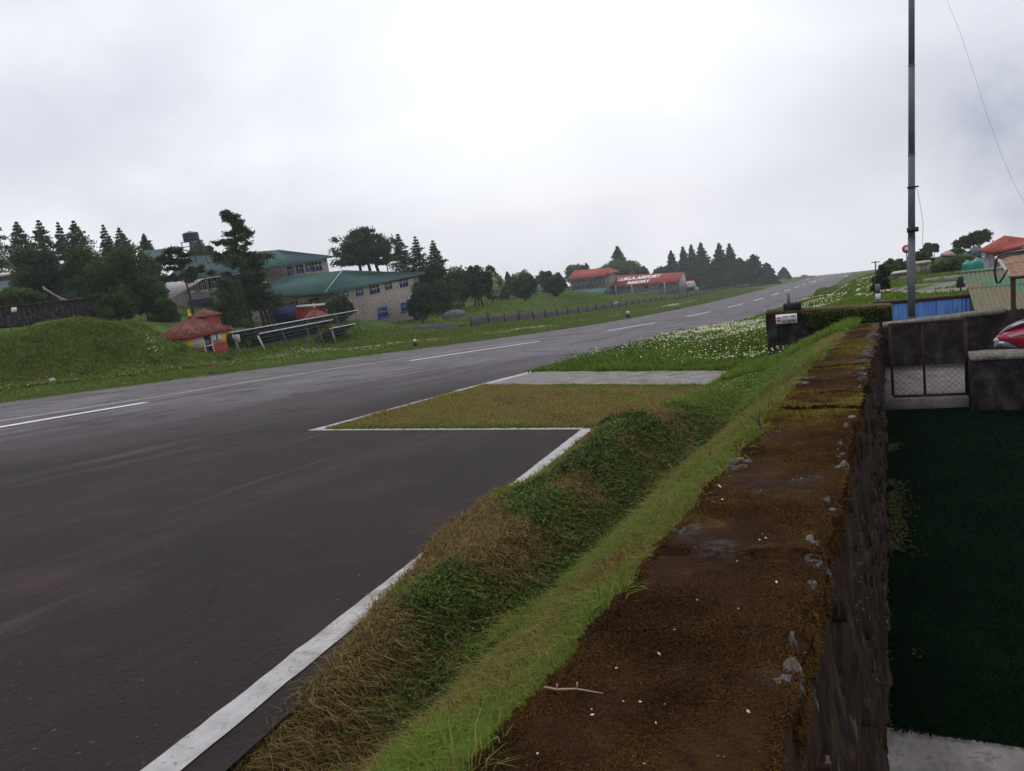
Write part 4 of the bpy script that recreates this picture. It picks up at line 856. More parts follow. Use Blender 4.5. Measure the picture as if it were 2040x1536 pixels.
# pit floor: turf, landing, step
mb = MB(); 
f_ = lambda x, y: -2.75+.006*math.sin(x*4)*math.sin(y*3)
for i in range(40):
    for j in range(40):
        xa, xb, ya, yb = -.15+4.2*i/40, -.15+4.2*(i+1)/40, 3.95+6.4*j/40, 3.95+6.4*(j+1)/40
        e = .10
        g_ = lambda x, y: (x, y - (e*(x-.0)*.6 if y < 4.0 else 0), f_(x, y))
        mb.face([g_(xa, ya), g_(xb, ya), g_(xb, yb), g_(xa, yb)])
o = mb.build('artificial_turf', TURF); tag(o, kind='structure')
# fuzz of turf
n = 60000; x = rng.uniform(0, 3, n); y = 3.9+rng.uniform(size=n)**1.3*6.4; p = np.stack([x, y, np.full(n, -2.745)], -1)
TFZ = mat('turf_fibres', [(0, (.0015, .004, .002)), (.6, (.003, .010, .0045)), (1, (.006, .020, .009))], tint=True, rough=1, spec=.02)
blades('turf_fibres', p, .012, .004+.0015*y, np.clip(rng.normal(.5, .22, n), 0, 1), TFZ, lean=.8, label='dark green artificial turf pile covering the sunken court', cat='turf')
n = 5200; y = 3.9+rng.uniform(size=n)*6.3; x = wallR(y)+.10+np.abs(rng.normal(0, .07, n)); p = np.stack([x, y, np.full(n, -2.75)+rng.uniform(0, .03, n)], -1); k_ = nz(x, y, 1.6, 3) > -.1
V, tt = leaves(p[k_], .014, np.clip(rng.normal(.22, .14, k_.sum()), 0, 1), .4); o = quads('wall_foot_weeds', V, tt, LEAFM); tag(o, 'dark weeds growing at the foot of the mossy wall on the turf', 'weeds', kind='stuff')
_xs = np.linspace(-.15, 4, 60); _ts = np.r_[np.linspace(0, .97, 14), 1.]
_X, _T = np.meshgrid(_xs, _ts); _Y = 3.0+(3.98-.06*_X+.012*np.sin(_X*19)+.006*np.sin(_X*47)-3.0)*_T; _Z = -2.735+.006*nz(_X, _Y, 5, 2)+.035*(_Y < 3.80-.05*_X)*0-.012*(_T > .99)
_Z = np.where(_Y < 3.86-.055*_X, _Z, _Z-.02)
_V = np.stack([_X, _Y, _Z], -1).reshape(-1, 3)*S; _i = np.arange(14)[:, None]*60+np.arange(59)[None]; _q = np.stack([_i, _i+1, _i+61, _i+60], -1).reshape(-1, 4)
o = link('paving', raw_mesh('paving', _V, _q.ravel(), np.arange(len(_q))*4, [CONC], smooth=True)); tag(o, kind='structure')

MB().box(-.1, 4, 10.38, 12.4, -2.9, -2.64).build('landing', CONC).__setitem__('kind', 'structure')
# gate
g0, g1, gz0, gz1, gy_ = .20, 1.00, -2.60, -1.72, 10.36
a = PY(1780, 787, gy_); b = PY(1929, 787, gy_); c = PY(1766, 645, gy_); d = PY(1926, 640, gy_); m_ = PY(1843, 787, gy_)
gz0 = (a[2]+b[2])/2; gz1 = (c[2]+d[2])/2; g0, g1, gm = a[0], b[0], m_[0]
s = empty('chain_link_gate', ((g0+g1)/2, gy_, gz0), 'rusty iron gate with chain link mesh between the mossy wall and the low wall', 'gate')
mb = MB(); mb.box(g0, g1, gy_-.015, gy_+.015, gz0-.015, gz0+.015).box(g0-.02, g1, gy_-.012, gy_+.012, gz1-.012, gz1+.02)
mb.box(g0-.02, g0+.012, gy_-.014, gy_+.014, gz0+.015, gz1-.012).box(g1-.03, g1+.01, gy_-.016, gy_+.016, gz0+.015, gz1-.012).build('frame', RUST, s)
MB().box(gm-.014, gm+.014, gy_-.011, gy_+.011, gz0+.015, gz1-.012).build('stile', RUST, s)
mb = MB(); st_ = .052; W_ = g1-g0; H_ = gz1-gz0
for sg in (1, -1):
    k = -H_
    while k < W_:
        pts = []
        for t in (0, 1):
            pass
        x0_, x1_ = k, k+H_; zA, zB = (0, H_) if sg == 1 else (H_, 0)
        lo, hi = max(0, x0_), min(W_, x1_)
        if hi > lo:
            za = zA+(zB-zA)*(lo-x0_)/H_; zb2 = zA+(zB-zA)*(hi-x0_)/H_
            mb.tube([(g0+lo, gy_+.004*sg, gz0+za), (g0+hi, gy_+.004*sg, gz0+zb2)], .0014, 4, cap=False)
        k += st_*1.35
mb.build('mesh', RUST, s)
# tall steel pole
pb = PY(1818.5, 640, 13.4); ptop = PY(1815, -40, 13.4)
s = empty('steel_pole', (pb[0], 13.4, -2.95), 'tall grey steel pole made of tapering sections, rising beside the blue sheets', 'pole')
zs = [PY(1816, y, 13.4) for y in (-60, 130, 308, 474, 632)]; zs = [(v[0], v[2]) for v in zs]+[(pb[0]+.004, -2.95)]
rr = [.042, .044, .048, .052, .055, .058]
for i in range(5):
    (x0_, z1_), (x1_, z0_) = zs[i], zs[i+1]; MB().tube([(x1_, 13.4, z0_), (x0_, 13.4, z1_)], [rr[i+1]-.002, rr[i]-.001], 18).build('section', STEEL, s, smooth=False)
    if i < 4: MB().tube([(x1_, 13.4, z0_-.012), (x1_, 13.4, z0_+.012)], rr[i+1]+.002, 18).build('collar', STEEL, s)
for y_, h_, ex in ((373, .03, .012), (458, .07, .016)):
    v = PY(1816, y_, 13.4); mb = MB().tube([(v[0], 13.4, v[2]-h_/2), (v[0], 13.4, v[2]+h_/2)], .05+ex, 14)
    mb.box(v[0]+.05, v[0]+.095, 13.37, 13.43, v[2]-h_*.4, v[2]+h_*.4)
    if h_ > .05: mb.box(v[0]+.03, v[0]+.085, 13.31, 13.36, v[2]-.03, v[2]+.02); mb.tube([(v[0]-.07, 13.36, v[2]+.03), (v[0]+.09, 13.34, v[2]+.035)], .008, 5)
    mb.build('clamp', BLACK if h_ > .05 else RUST, s)
q = [PY(x, y, 13.3) for x, y in ((1822, 374), (1828, 380), (1834, 412), (1839, 445), (1838, 476), (1837, 492))]
thing(MB().tube(q, .0025, 4, cap=False), 'cable', BLACK, 'thin loose cable hanging off the clamp of the tall pole', 'cable')
q = [PY(x, y, 13) for x, y in ((1872, -40), (1886, 0), (1915, 70), (1939, 143), (1968, 235), (1996, 310), (2020, 365), (2060, 440))]
thing(MB().tube(q, .0017, 4, cap=False), 'overhead_wire', flat('pale_wire', (.3, .31, .33)), 'fine overhead wire slanting down the sky at the right edge', 'wire')
# corrugated sheets
def corrug(mb, A, B, h0, h1, pitch, amp, nrm, n=6):
    """sheet from A to B (horizontal run), columns from h0 to h1 vectors added"""
    A, B, h0, h1, nrm = [np.array(v, float) for v in (A, B, h0, h1, nrm)]; L = np.linalg.norm(B-A); k = int(L/pitch*n); base = len(mb.v)
    for i in range(k+1):
        t = i/k; off = nrm*amp*math.sin(2*math.pi*i/n); p = A+(B-A)*t+off
        mb.v.append(tuple(p+h0)); mb.v.append(tuple(p+h1))
    for i in range(k): mb.f.append((base+2*i, base+2*i+2, base+2*i+3, base+2*i+1)); mb.m.append(0)
    return mb
tl, tr_ = PY(1778, 604, 16.8), PY(1960, 587, 16.8)
s = empty('corrugated_fence', (tl[0], 16.8, -3.0), 'bright blue corrugated sheet fence with rusty streaks behind the steel pole', 'fence')
corrug(MB(), (tl[0], 16.8, 0), (tr_[0], 16.8, 0), (0, 0, -3.0), (0, 0, tl[2]-.01), .073, .013, (0, 1, 0), 8).build('sheet', BLUEC, s)
MB().box(tl[0]-.35, tr_[0]+.05, 16.77, 16.90, tl[2]-.012, tl[2]+.05).build('top_rail', RUST, s)
for x_ in (tl[0]+.3, tl[0]+.95): MB().box(x_, x_+.05, 16.83, 16.88, -3.0, tl[2]-.015).build('post', RUST, s)
# green-tan shed
TL, TRr = PY(1918, 545, 17.6), PY(2120, 519, 17.6); BL, BR = PY(1930, 623, 16.0), PY(2130, 600, 16.0)
TRr[2] = TL[2]; BR[2] = BL[2]
s = empty('shed', (TL[0]+.9, 16.9, -3.0), 'shed with a faded green and tan corrugated roof right of the blue fence', 'shed')
hv = BL-TL; hv[0] = .0
def croof(x0, x1, t0, t1, lift):
    m = MB(); A = np.array([x0, TL[1], TL[2]+lift]); return corrug(m, A, A+np.array([x1-x0, 0, 0]), hv*t0, hv*t1, .076, .011, (0, .4, 1), 8)
m = croof(TL[0], TL[0]+1.9, 0, .42, .012); rf = m.build('roof', SHEDM, s)
croof(TL[0]+.02, TL[0]+1.9, .40, 1.0, 0).build('roof', SHEDM, s)
MB().box(TL[0]-.02, TL[0]+1.9, TL[1]-.02, TL[1]+.06, TL[2]+.0, TL[2]+.045).build('ridge_cap', flat('faded_green_trim', (.14, .2, .12)), s)
MB().box(TL[0]+.08, TL[0]+1.85, 16.15, 16.2, -3.0, BL[2]-.02).build('wall', DARKW, s); MB().slab([(TL[0]+.06, 16.15, BL[2]-.04), (TL[0]+.06, 17.6, TL[2]-.04), (TL[0]+.06, 17.6, -3), (TL[0]+.06, 16.15, -3)], (.04, 0, 0)).build('side_wall', RUST, s)
for x_ in (TL[0]+.75, TL[0]+1.6): MB().box(x_, x_+.05, 16.0, 16.06, -3.0, BL[2]-.03).build('post', RUST, s)
# rusty lean-to roof in front with post and hose
e0, e1 = PY(1984, 517, 13.6), PY(2140, 486, 13.6); f0, f1 = PY(2012, 552, 12.0), PY(2160, 536, 12.0)
s = empty('lean_to', (f0[0], 12.0, -2.62), 'rusty brown sheet canopy on an iron post cut by the right edge', 'canopy')
mb = MB(); N_ = 10
for i in range(N_):
    t0, t1 = i/N_, (i+1)/N_
    for j in range(6):
        s0, s1 = j/6, (j+1)/6
        g_ = lambda t, q: (e0*(1-q)+f0*q)*(1-t)+(e1*(1-q)+f1*q)*t + np.array([0, 0, .05*math.sin(math.pi*min(1, q*1.2))*.6+.01*math.sin(t*40)])
        mb.slab([g_(t0, s1), g_(t1, s1), g_(t1, s0), g_(t0, s0)], .02)
mb.build('canopy_sheet', PLANK, s)
rim = [f0+np.array([0, -.02, .01]), (e0+f0)/2+np.array([-.02, 0, .08]), e0+np.array([0, 0, .03]), (e0*.7+e1*.3)+np.array([0, 0, .045]), e1+np.array([0, 0, .05])]
MB().tube(rim, .022, 6).build('rim', flat('pale_trim', (.34, .31, .27)), s)
pz = PY(2018, 552, 12.0); MB().box(pz[0]-.026, pz[0]+.026, 11.98, 12.03, -2.64, pz[2]+.01).build('post', RUST, s)
MB().tube([f0+np.array([.0, -.02, -.015]), f1+np.array([0, -.02, -.015])], .02, 6).build('front_beam', RUST, s)
q = [PY(x, y, 11.9) for x, y in ((2045, 499), (2010, 505), (1990, 510), (1984, 520), (1982, 540), (1984, 556), (1987, 564), (1991, 563), (1998, 553), (2007, 537))]
thing(MB().tube(q, .014, 8), 'hose', BLACK, 'black hose hanging in a loop from the rusty canopy', 'hose')
# motorcycle parked behind the low wall
mo = PY(1979, 690, 11.3); nx, nzz = mo[0], -2.64
s = empty('motorcycle', (nx+.55, 11.3, nzz), 'glossy red motorcycle with dark screen parked behind the low wall', 'motorcycle')
def blob(pts, rad, matl, name, parent, sy=1.):
    m = MB(); m.tube(pts, rad, 14); o = m.build(name, matl, parent, smooth=True); return o
def lobe(name, prof, matl, y0, wd, parent, k=12):
    """side outline prof (x,z top, z bottom) swept to a rounded body"""
    m = MB(); n = len(prof)
    for (x, zt, zb, ws) in prof:
        for i in range(k):
            t = 2*math.pi*i/k; m.v.append((x, y0+math.cos(t)*wd*ws, (zt+zb)/2+math.sin(t)*(zt-zb)/2))
    for a_ in range(n-1):
        for i in range(k): m.f.append((a_*k+i, a_*k+(i+1) % k, (a_+1)*k+(i+1) % k, (a_+1)*k+i)); m.m.append(0)
    m.f.append(tuple(range(k-1, -1, -1))); m.m.append(0); m.f.append(tuple((n-1)*k+i for i in range(k))); m.m.append(0)
    return m.build(name, matl, parent, smooth=True)
z = lambda y, x=1990: PY(x, y, 11.3)[2]
lobe('fairing', [(nx+.03, z(670), z(676), .15), (nx+.10, z(662), z(684), .6), (nx+.2, z(655), z(694), .9), (nx+.34, z(648), z(700), 1.), (nx+.52, z(645), z(704), 1.), (nx+.75, z(650), z(700), .9), (nx+.95, z(656), z(690), .6)], REDG, 11.3, .16, s)
lobe('windscreen', [(nx+.06, z(664), z(668), .1), (nx+.16, z(651), z(660), .6), (nx+.28, z(642), z(653), .8), (nx+.42, z(637), z(650), .8), (nx+.5, z(636), z(648), .4)], flat('smoked_screen', (.05, .02, .04), rough=.1, spec=.8), 11.3, .12, s)
lobe('cowl', [(nx-.015, z(688), z(694), .3), (nx+.03, z(676), z(696), .7), (nx+.14, z(676), z(698), .95), (nx+.24, z(684), z(700), .9)], flat('dark_cowl', (.03, .035, .045), rough=.25, spec=.6), 11.26, .16, s)
MB().tube([(nx+.02, 11.14, z(672)), (nx-.01, 11.12, z(674))], [.03, .022], 12).build('headlight', flat('lamp_glass', (.4, .42, .45), rough=.1), s)
for sx in (-1,):
    MB().face([(nx+.12, 11.13, z(664)), (nx+.16, 11.128, z(668)), (nx+.45, 11.12, z(659)), (nx+.45, 11.125, z(652))]).build('stripe', flat('pink_decal', (.55, .30, .36), rough=.3), s)
MB().box(nx+.6, nx+1.15, 11.2, 11.4, z(655), z(650)).build('seat', BLACK, s)
for cx in (nx+.16, nx+1.12):
    m = MB(); R_ = .19; ring = [(cx+R_*math.cos(t), 11.3, nzz+.2+R_*math.sin(t)) for t in np.linspace(0, 2*math.pi, 21)]; wh = m.tube(ring, .035, 8, cap=False).build('wheel', BLACK, s, smooth=True)
    m = MB().tube([(cx, 11.27, nzz+.2), (cx, 11.33, nzz+.2)], .03, 10)
    for q_ in range(6): m.tube([(cx, 11.3, nzz+.2), (cx+R_*math.cos(q_*math.pi/3), 11.3, nzz+.2+R_*math.sin(q_*math.pi/3))], .008, 4)
    sub(m, 'rim', STEEL, wh)
MB().tube([(nx+.16, 11.3, nzz+.2), (nx+.3, 11.3, z(690))], .02, 6).build('fork', STEEL, s)
MB().tube([(nx+.35, 11.08, z(650)), (nx+.33, 11.3, z(652)), (nx+.35, 11.52, z(650))], .012, 6).build('handlebar', BLACK, s)

# ------------------------------------------------------------------ buildings
def nudge(p, k): p = np.array(p, float); return p*(1-k/np.hypot(p[0], p[1]))     # k units nearer to the camera
class House:
    def __init__(s, name, label, org, cat='building', group=None): s.r = empty(name, org, label, cat, group); s.O = np.array(org, float)
    def roof(s, pts, m, t=.12, name='roof'): return MB().slab(pts, t).build(name, m, s.r)
    def seams(s, pts, k, m, name='roof_ribs'):
        """raised seams running from the eave pts[0]-pts[1] up to the line pts[3]-pts[2]"""
        a, b, c, d = [np.array(p, float) for p in pts]; mb = MB()
        for i in range(1, k): t = i/k; mb.tube([a+(b-a)*t+np.array([0, 0, .03]), d+(c-d)*t+np.array([0, 0, .03])], .035, 4, cap=False)
        return mb.build(name, m, s.r)
    def wall(s, A, B, zb, m, t=.25, name='wall', zoff=0.):
        """vertical wall under the line A-B down to zb, thickness away from the camera"""
        A, B = np.array(A, float), np.array(B, float); u = (B-A)[:2]; n = np.array([-u[1], u[0]])/np.hypot(*u)
        if n@A[:2] < 0: n = -n
        n = np.array([n[0], n[1], 0])*t; A2, B2 = A.copy(), B.copy(); A2[2] = B2[2] = zb
        o = MB().hexa([A2, B2, B2+n, A2+n, A, B, B+n, A+n]).build(name, m, s.r); s.f = (A, B, n/t); return o
    def rect(s, u0, u1, z0, z1, out, dep, m, name, parent=None):
        """block on the last wall: u along the wall 0..1, z absolute below the wall top"""
        A, B, n = s.f; pt = lambda u, zz, k: np.array([A[0]+(B[0]-A[0])*u, A[1]+(B[1]-A[1])*u, A[2]+(B[2]-A[2])*u-zz])-n*k
        mb = MB().hexa([pt(u0, z1, out), pt(u1, z1, out), pt(u1, z1, out-dep), pt(u0, z1, out-dep), pt(u0, z0, out), pt(u1, z0, out), pt(u1, z0, out-dep), pt(u0, z0, out-dep)])
        return mb.build(name, m, s.r) if parent is None else sub(mb, name, m, parent)
    def window(s, u0, u1, z0, z1, fm, pm=None, nd=2, bw=.05, label=None):
        """frame with sill and glass; z measured down from the wall top"""
        A, B, n = s.f; L = np.hypot(*(B-A)[:2]); e = bw/L; pt = lambda u, zz, k: np.array([A[0]+(B[0]-A[0])*u, A[1]+(B[1]-A[1])*u, A[2]+(B[2]-A[2])*u-zz])-n*k
        def bx(mb, a, b, c, d, o_, dp): return mb.hexa([pt(a, d, o_), pt(b, d, o_), pt(b, d, o_-dp), pt(a, d, o_-dp), pt(a, c, o_), pt(b, c, o_), pt(b, c, o_-dp), pt(a, c, o_-dp)])
        mb = MB(); bx(mb, u0, u0+e, z0, z1, .06, .05); bx(mb, u1-e, u1, z0, z1, .06, .05); bx(mb, u0+e, u1-e, z0, z0+bw, .06, .05); bx(mb, u0-e, u1+e, z1-bw, z1, .08, .07)
        o = mb.build('window', fm, s.r)
        g_ = MB(); bx(g_, u0+e, u1-e, z0+bw, z1-bw, .02, .015); sub(g_, 'glass', DARKG, o)
        if nd:
            g_ = MB()
            for i in range(1, nd+1): uc = u0+(u1-u0)*i/(nd+1); bx(g_, uc-e*.35, uc+e*.35, z0+bw, z1-bw, .05, .03)
            bx(g_, u0+e, u1-e, z0+(z1-z0)*.4, z0+(z1-z0)*.4+bw*.6, .045, .025); sub(g_, 'muntins', pm or fm, o)
        return o
def wx(x, A, B):  # image x of a point of the wall line -> u
    lo, hi = 0., 1.
    for _ in range(40):
        m = (lo+hi)/2; q = A+(B-A)*m; v = q; xx = 1020+FPX*(v@RGT)/(v@FWD)
        if xx < x: lo = m
        else: hi = m
    return (lo+hi)/2
def H_(wall_house, x0, x1, y0, y1, d, fm, pm=None, nd=2, bw=.06):
    """window given by its box in the picture"""
    A, B, n = wall_house.f; u0, u1 = wx(x0, A, B), wx(x1, A, B); um = (u0+u1)/2; q = A+(B-A)*um; dd = np.hypot(q[0], q[1])
    xm = (x0+x1)/2; z0 = q[2]-P(xm, y0, dd)[2]; z1 = q[2]-P(xm, y1, dd)[2]; return wall_house.window(u0, u1, z0, z1, fm, pm, nd, bw)

# front lodge with blue-green hip roof
dF = 78.; F = P(648, 583, dF); Rr = P(847, 543, 98); Lf = P(488, 592, 80); AP = P(682, 539, 92); RL = P(572, 551, 92)
bz = min(P(745, 645, 88)[2], P(840, 640, 97)[2])-.5
L1 = House('stone_lodge', 'two storey stone lodge with blue framed windows under a patchy blue and green hip roof', (F[0]-5, F[1]+8, bz))
L1.roof([F, Rr, AP], GREENR, .10); L1.roof([Lf, F, AP, RL], GREENR, .10); BK = P(640, 548, 108); L1.roof([AP, Rr, BK], GREENR, .1); L1.roof([RL, AP, BK], GREENR, .1)
L1.seams([Lf, F, AP, RL], 26, GREENR); L1.seams([F, Rr, AP, AP], 22, GREENR)
MB().tube([F+np.array([0, 0, .03]), AP+np.array([0, 0, .05])], .07, 6).build('hip_flashing', flat('pale_flashing', (.16, .26, .24)), L1.r)
for a, b in ((F, Rr), (F, Lf)): MB().tube([a-np.array([0, 0, .12]), b-np.array([0, 0, .12])], .06, 5).build('gutter', flat('dark_gutter', (.03, .05, .05)), L1.r)
A = P(676, 583, dF+3); B = P(834, 552, 97.5); A[2] -= .1; zA = F[2]-.12
L1.wall(A, B, bz-1, STONE, .3)
for (x0, x1, y0, y1) in ((683, 692, 580, 591), (708, 721, 574, 590), (735, 754, 568, 585), (766, 779, 563, 577), (795, 811, 554, 572)): H_(L1, x0, x1, y0, y1, 0, BLUEP, WHITEP, 2, .07)
for (x0, x1, y0, y1) in ((743, 763, 613, 636), (790, 808, 603, 624)): H_(L1, x0, x1, y0, y1, 0, BLUEP, BLUEP, 2, .22)
for (xx, y0, y1) in ((739, 608, 645), (767, 607, 640)):
    u = wx(xx, L1.f[0], L1.f[1]); q = L1.f[0]+(L1.f[1]-L1.f[0])*u; dd = np.hypot(q[0], q[1]); t_ = P(xx, y0, dd-.3); b_ = P(xx, y1, dd-.3); MB().tube([(t_[0], t_[1], b_[2]-.5), t_], .09, 6).build('post', BARK, L1.r)
A2 = P(492, 595, 82.5); B2 = P(676, 583.5, dF+3.2); A2[2] = B2[2] = min(A2[2], B2[2]); L1.wall(A2, B2, bz-1, STONE, .3)
for (x0, x1, y0, y1) in ((575, 592, 600, 615), (615, 632, 595, 612), (530, 545, 604, 620)): H_(L1, x0, x1, y0, y1, 0, DARKW, WHITEP, 2, .07)
# big lodge behind
L2 = House('timber_lodge', 'large lodge with long grey green roofs and blue timber windows behind the tallest pine', P(450, 600, 98))
r1_ = [P(375, 512, 112), P(322, 564, 98), P(484, 542, 98), P(502, 502, 112)]; L2.roof([r1_[1], r1_[2], r1_[3], r1_[0]], BLUER, .12)
L2.roof([P(484, 540, 97), P(572, 527, 98), P(668, 510, 108), P(554, 498, 112), P(500, 502, 112)], GREENR, .12)
L2.roof([P(300, 521, 112), P(326, 507, 112), P(346, 493, 122), P(284, 500, 122)], BLUER, .12)
A = P(326, 563, 100.5); B = P(484, 542.5, 100.5); A[2] -= .1; B[2] -= .1; zb = P(450, 640, 100)[2]
A[2] = B[2] = min(A[2], B[2]); L2.wall(A, B, zb, STONE, .3)
for (x0, x1, y0, y1) in ((413, 437, 553, 573), (394, 407, 558, 577)):
    H_(L2, x0, x1, y0, y1, 0, DARKW, WHITEP, 3, .09)
for (x0, x1, y0, y1) in ((419, 430, 574, 579), (432, 442, 573, 578), (395, 402, 578, 584), (403, 409, 577, 583), (375, 384, 580, 586)):
    u0, u1 = wx(x0, *L2.f[:2]), wx(x1, *L2.f[:2]); q = L2.f[0]+(L2.f[1]-L2.f[0])*u0; dd = np.hypot(q[0], q[1]); L2.rect(u0, u1, q[2]-P(x0, y0, dd)[2], q[2]-P(x0, y1, dd)[2], .07, .06, WHITEP, 'panel')
L2.rect(wx(365, *L2.f[:2]), wx(415, *L2.f[:2]), L2.f[0][2]-P(390, 597, 100)[2], L2.f[0][2]-P(390, 614, 100)[2], .3, .28, flat('navy_board', (.012, .018, .05)), 'dark_panel')
H_(L2, 352, 360, 613, 628, 0, BLUEP, WHITEP, 1, .08)
A = P(488, 541, 99); B = P(651, 513.5, 106.5); L2.wall(A, B, zb, STONE, .3)
for (x0, x1, y0, y1) in ((588, 601, 527, 545), (607, 617, 524, 541), (618, 638, 521, 540), (570, 580, 531, 548), (497, 506, 556, 572), (510, 524, 553, 570)):
    H_(L2, x0, x1, y0, y1, 0, BLUEP, WHITEP, 2, .10)
u0 = wx(566, *L2.f[:2]); L2.rect(u0, wx(641, *L2.f[:2]), 1.85, 2.1, .12, .11, BLUEP, 'balcony_rail'); L2.rect(wx(497, *L2.f[:2]), wx(528, *L2.f[:2]), 2.3, 2.6, .16, .14, BLUEP, 'balcony_rail')
for x0, x1 in ((497, 503), (505, 511), (516, 524)): 
    u0, u1 = wx(x0, *L2.f[:2]), wx(x1, *L2.f[:2]); q = L2.f[0]+(L2.f[1]-L2.f[0])*u0; dd = np.hypot(q[0], q[1]); L2.rect(u0, u1, q[2]-P(x0, 562, dd)[2], q[2]-P(x0, 569, dd)[2], .2, .05, WHITEP, 'panel')
L2.seams([r1_[1], r1_[2], r1_[3], r1_[0]], 24, BLUER); L2.seams([P(484, 540, 97), P(572, 527, 98), P(554, 498, 112), P(500, 502, 112)], 12, GREENR); L2.seams([P(572, 527, 98), P(668, 510, 108), P(554, 498, 112), P(554, 498, 112)], 12, GREENR)
# roof tank
a = P(383, 480, 104); s = empty('water_tank', P(385, 506, 104), 'black ribbed water tank on a steel frame above the lodge roofs', 'tank'); O = np.array(s.location)/S
R_ = 14.5*104/1600; zt = P(383, 461, 104)[2]; c = P(382, 480, 104)
prof = [(c[2], .95), (c[2]+.1, 1.)]+[(c[2]+.1+(zt-c[2]-.3)*i/8, 1.03 if i % 2 else .98) for i in range(1, 9)]+[(zt-.12, .9), (zt, .25), (zt+.06, .22)]
m = MB(); m.tube([(c[0], c[1], h) for h, _ in prof], [R_*f for _, f in prof], 20).build('tank_body', BLACK, s, smooth=False)
m = MB(); fz = P(385, 512, 104)[2]-.6
for dx, dy in ((-1, -1), (1, -1), (1, 1), (-1, 1)): m.tube([(c[0]+dx*R_*.9, c[1]+dy*R_*.9, fz), (c[0]+dx*R_*.9, c[1]+dy*R_*.9, c[2]-.03)], .06, 5)
m.box(c[0]-R_, c[0]+R_, c[1]-R_, c[1]+R_, c[2]-.1, c[2]-.02); m.box(c[0]-R_, c[0]+R_, c[1]-R_-.03, c[1]-R_+.04, c[2]-.7, c[2]-.6)
m.build('stand', STEEL, s)
# white tarpaulin
pts = [P(331, 563, 84), P(333, 598, 82), P(350, 590, 80), P(406, 555, 82)]; thing(MB().slab(pts, (0, .03, 0)), 'tarpaulin', CLOTHW, 'off white tarpaulin stretched slantwise below the big lodge eave', 'tarpaulin')
# left roofs
L3 = House('green_roofed_house', 'low house with a pale green sheet roof behind the compound wall at the left edge', P(10, 605, 88))
L3.roof([P(-60, 612, 84), P(48, 592, 84), P(50, 553, 92), P(-60, 570, 92)], BLUER, .1); A = P(-60, 612, 84.5); B = P(44, 594, 84.5); A[2] = B[2] = B[2]-.1; L3.wall(A, B, A[2]-3, STONE)
L4 = House('white_roofed_house', 'house with a bright white roof over a dark red gable at the left edge', P(10, 580, 100))
L4.roof([P(-60, 552, 98), P(46, 541, 98), P(44, 531, 102), P(-60, 540, 102)], TEXTW, .25); A = P(-60, 553, 98.5); B = P(45, 543, 98.5); L4.wall(A, B, A[2]-3, flat('maroon_timber', (.08, .02, .02)))
L5 = House('white_roofed_house', 'small strip of white roof glimpsed between the dark tree and the hazy conifers', P(125, 560, 100))
L5.roof([P(98, 526, 98), P(140, 523, 98), P(140, 518, 100), P(115, 520, 100)], TEXTW, .1); A = P(100, 527, 98.3); B = P(139, 524, 98.3); L5.wall(A, B, A[2]-4, BLUER)
# compound wall
A = P(-60, 620, 57); B = P(203, 592, 61); zb = [P(-60, 662, 57)[2], P(203, 630, 61)[2]]
s = empty('compound_wall', (A+B)/2-np.array([0, 0, 1.5]), 'long dark grey compound wall above the left grassy mound', 'wall'); O = np.array(s.location)/S
n = np.array([-.3, .3, 0]); mb = MB(); K = 24
for i in range(K):
    a_, b_ = A+(B-A)*i/K, A+(B-A)*(i+1)/K; za, zb_ = zb[0]+(zb[1]-zb[0])*i/K, zb[0]+(zb[1]-zb[0])*(i+1)/K; a2, b2 = a_.copy(), b_.copy(); a2[2] = za-1; b2[2] = zb_-1
    mb.hexa([a2, b2, b2+n, a2+n, a_, b_, b_+n, a_+n])
mb.build('face', DARKC, s); mb = MB(); up = np.array([0, 0, .07]); mb.hexa([A-n*.3, B-n*.3, B+n*1.3, A+n*1.3, A-n*.3+up, B-n*.3+up, B+n*1.3+up, A+n*1.3+up]).build('coping', MOSSCAP, s)
q = P(22, 613, 57.6); q2 = P(33, 612, 57.7); thing(MB().slab([q, q2, P(33, 621, 57.7), P(22, 622, 57.6)], (-.02, .02, 0)), 'notice_board', TEXTW, 'small white notice fixed on the compound wall', 'sign')
# dirt track in front of it
mb = MB()
for i in range(12):
    a_, b_ = P(-60, 662, 55), P(130, 634, 58); qs = []
    for t, k in ((i/12, 0), ((i+1)/12, 0), ((i+1)/12, 1), (i/12, 1)):
        c = a_+(b_-a_)*t; x_, y_ = c[0]+k*2.2, c[1]-k*2.2; qs.append((x_, y_, gxy(x_, y_)+.1))
    mb.face(qs)
o = mb.build('dirt_track', flat('pale_dirt', (.24, .19, .14))); tag(o, kind='structure')

# kiosk
azv = W(400, 690)[:2]; fwd2 = azv/np.hypot(*azv); rgt2 = np.array([fwd2[1], -fwd2[0]]); dK = 47.
cor = P(379, 700, dK)[:2]; be = math.radians(33)
e1 = rgt2*math.cos(be)+fwd2*math.sin(be); e2 = -rgt2*math.sin(be)+fwd2*math.cos(be)       # right face runs along e1, left face along e2
zb = P(430, 705, dK+.6)[2]-.05; aw = 2.45; hw = P(462, 652, dK+1.3)[2]-zb
pt = lambda u, v, zz: np.array([cor[0]+e1[0]*u+e2[0]*v, cor[1]+e1[1]*u+e2[1]*v, zz])
ctr = pt(aw/2, aw/2, zb); s = empty('kiosk', ctr, 'small yellow and dark red kiosk with rusty pyramid roof and gold finial by the runway', 'kiosk'); O = ctr
def kb(u0, u1, v0, v1, z0, z1, mb=None): return (mb or MB()).hexa([pt(u0, v0, zb+z0), pt(u1, v0, zb+z0), pt(u1, v1, zb+z0), pt(u0, v1, zb+z0), pt(u0, v0, zb+z1), pt(u1, v0, zb+z1), pt(u1, v1, zb+z1), pt(u0, v1, zb+z1)])
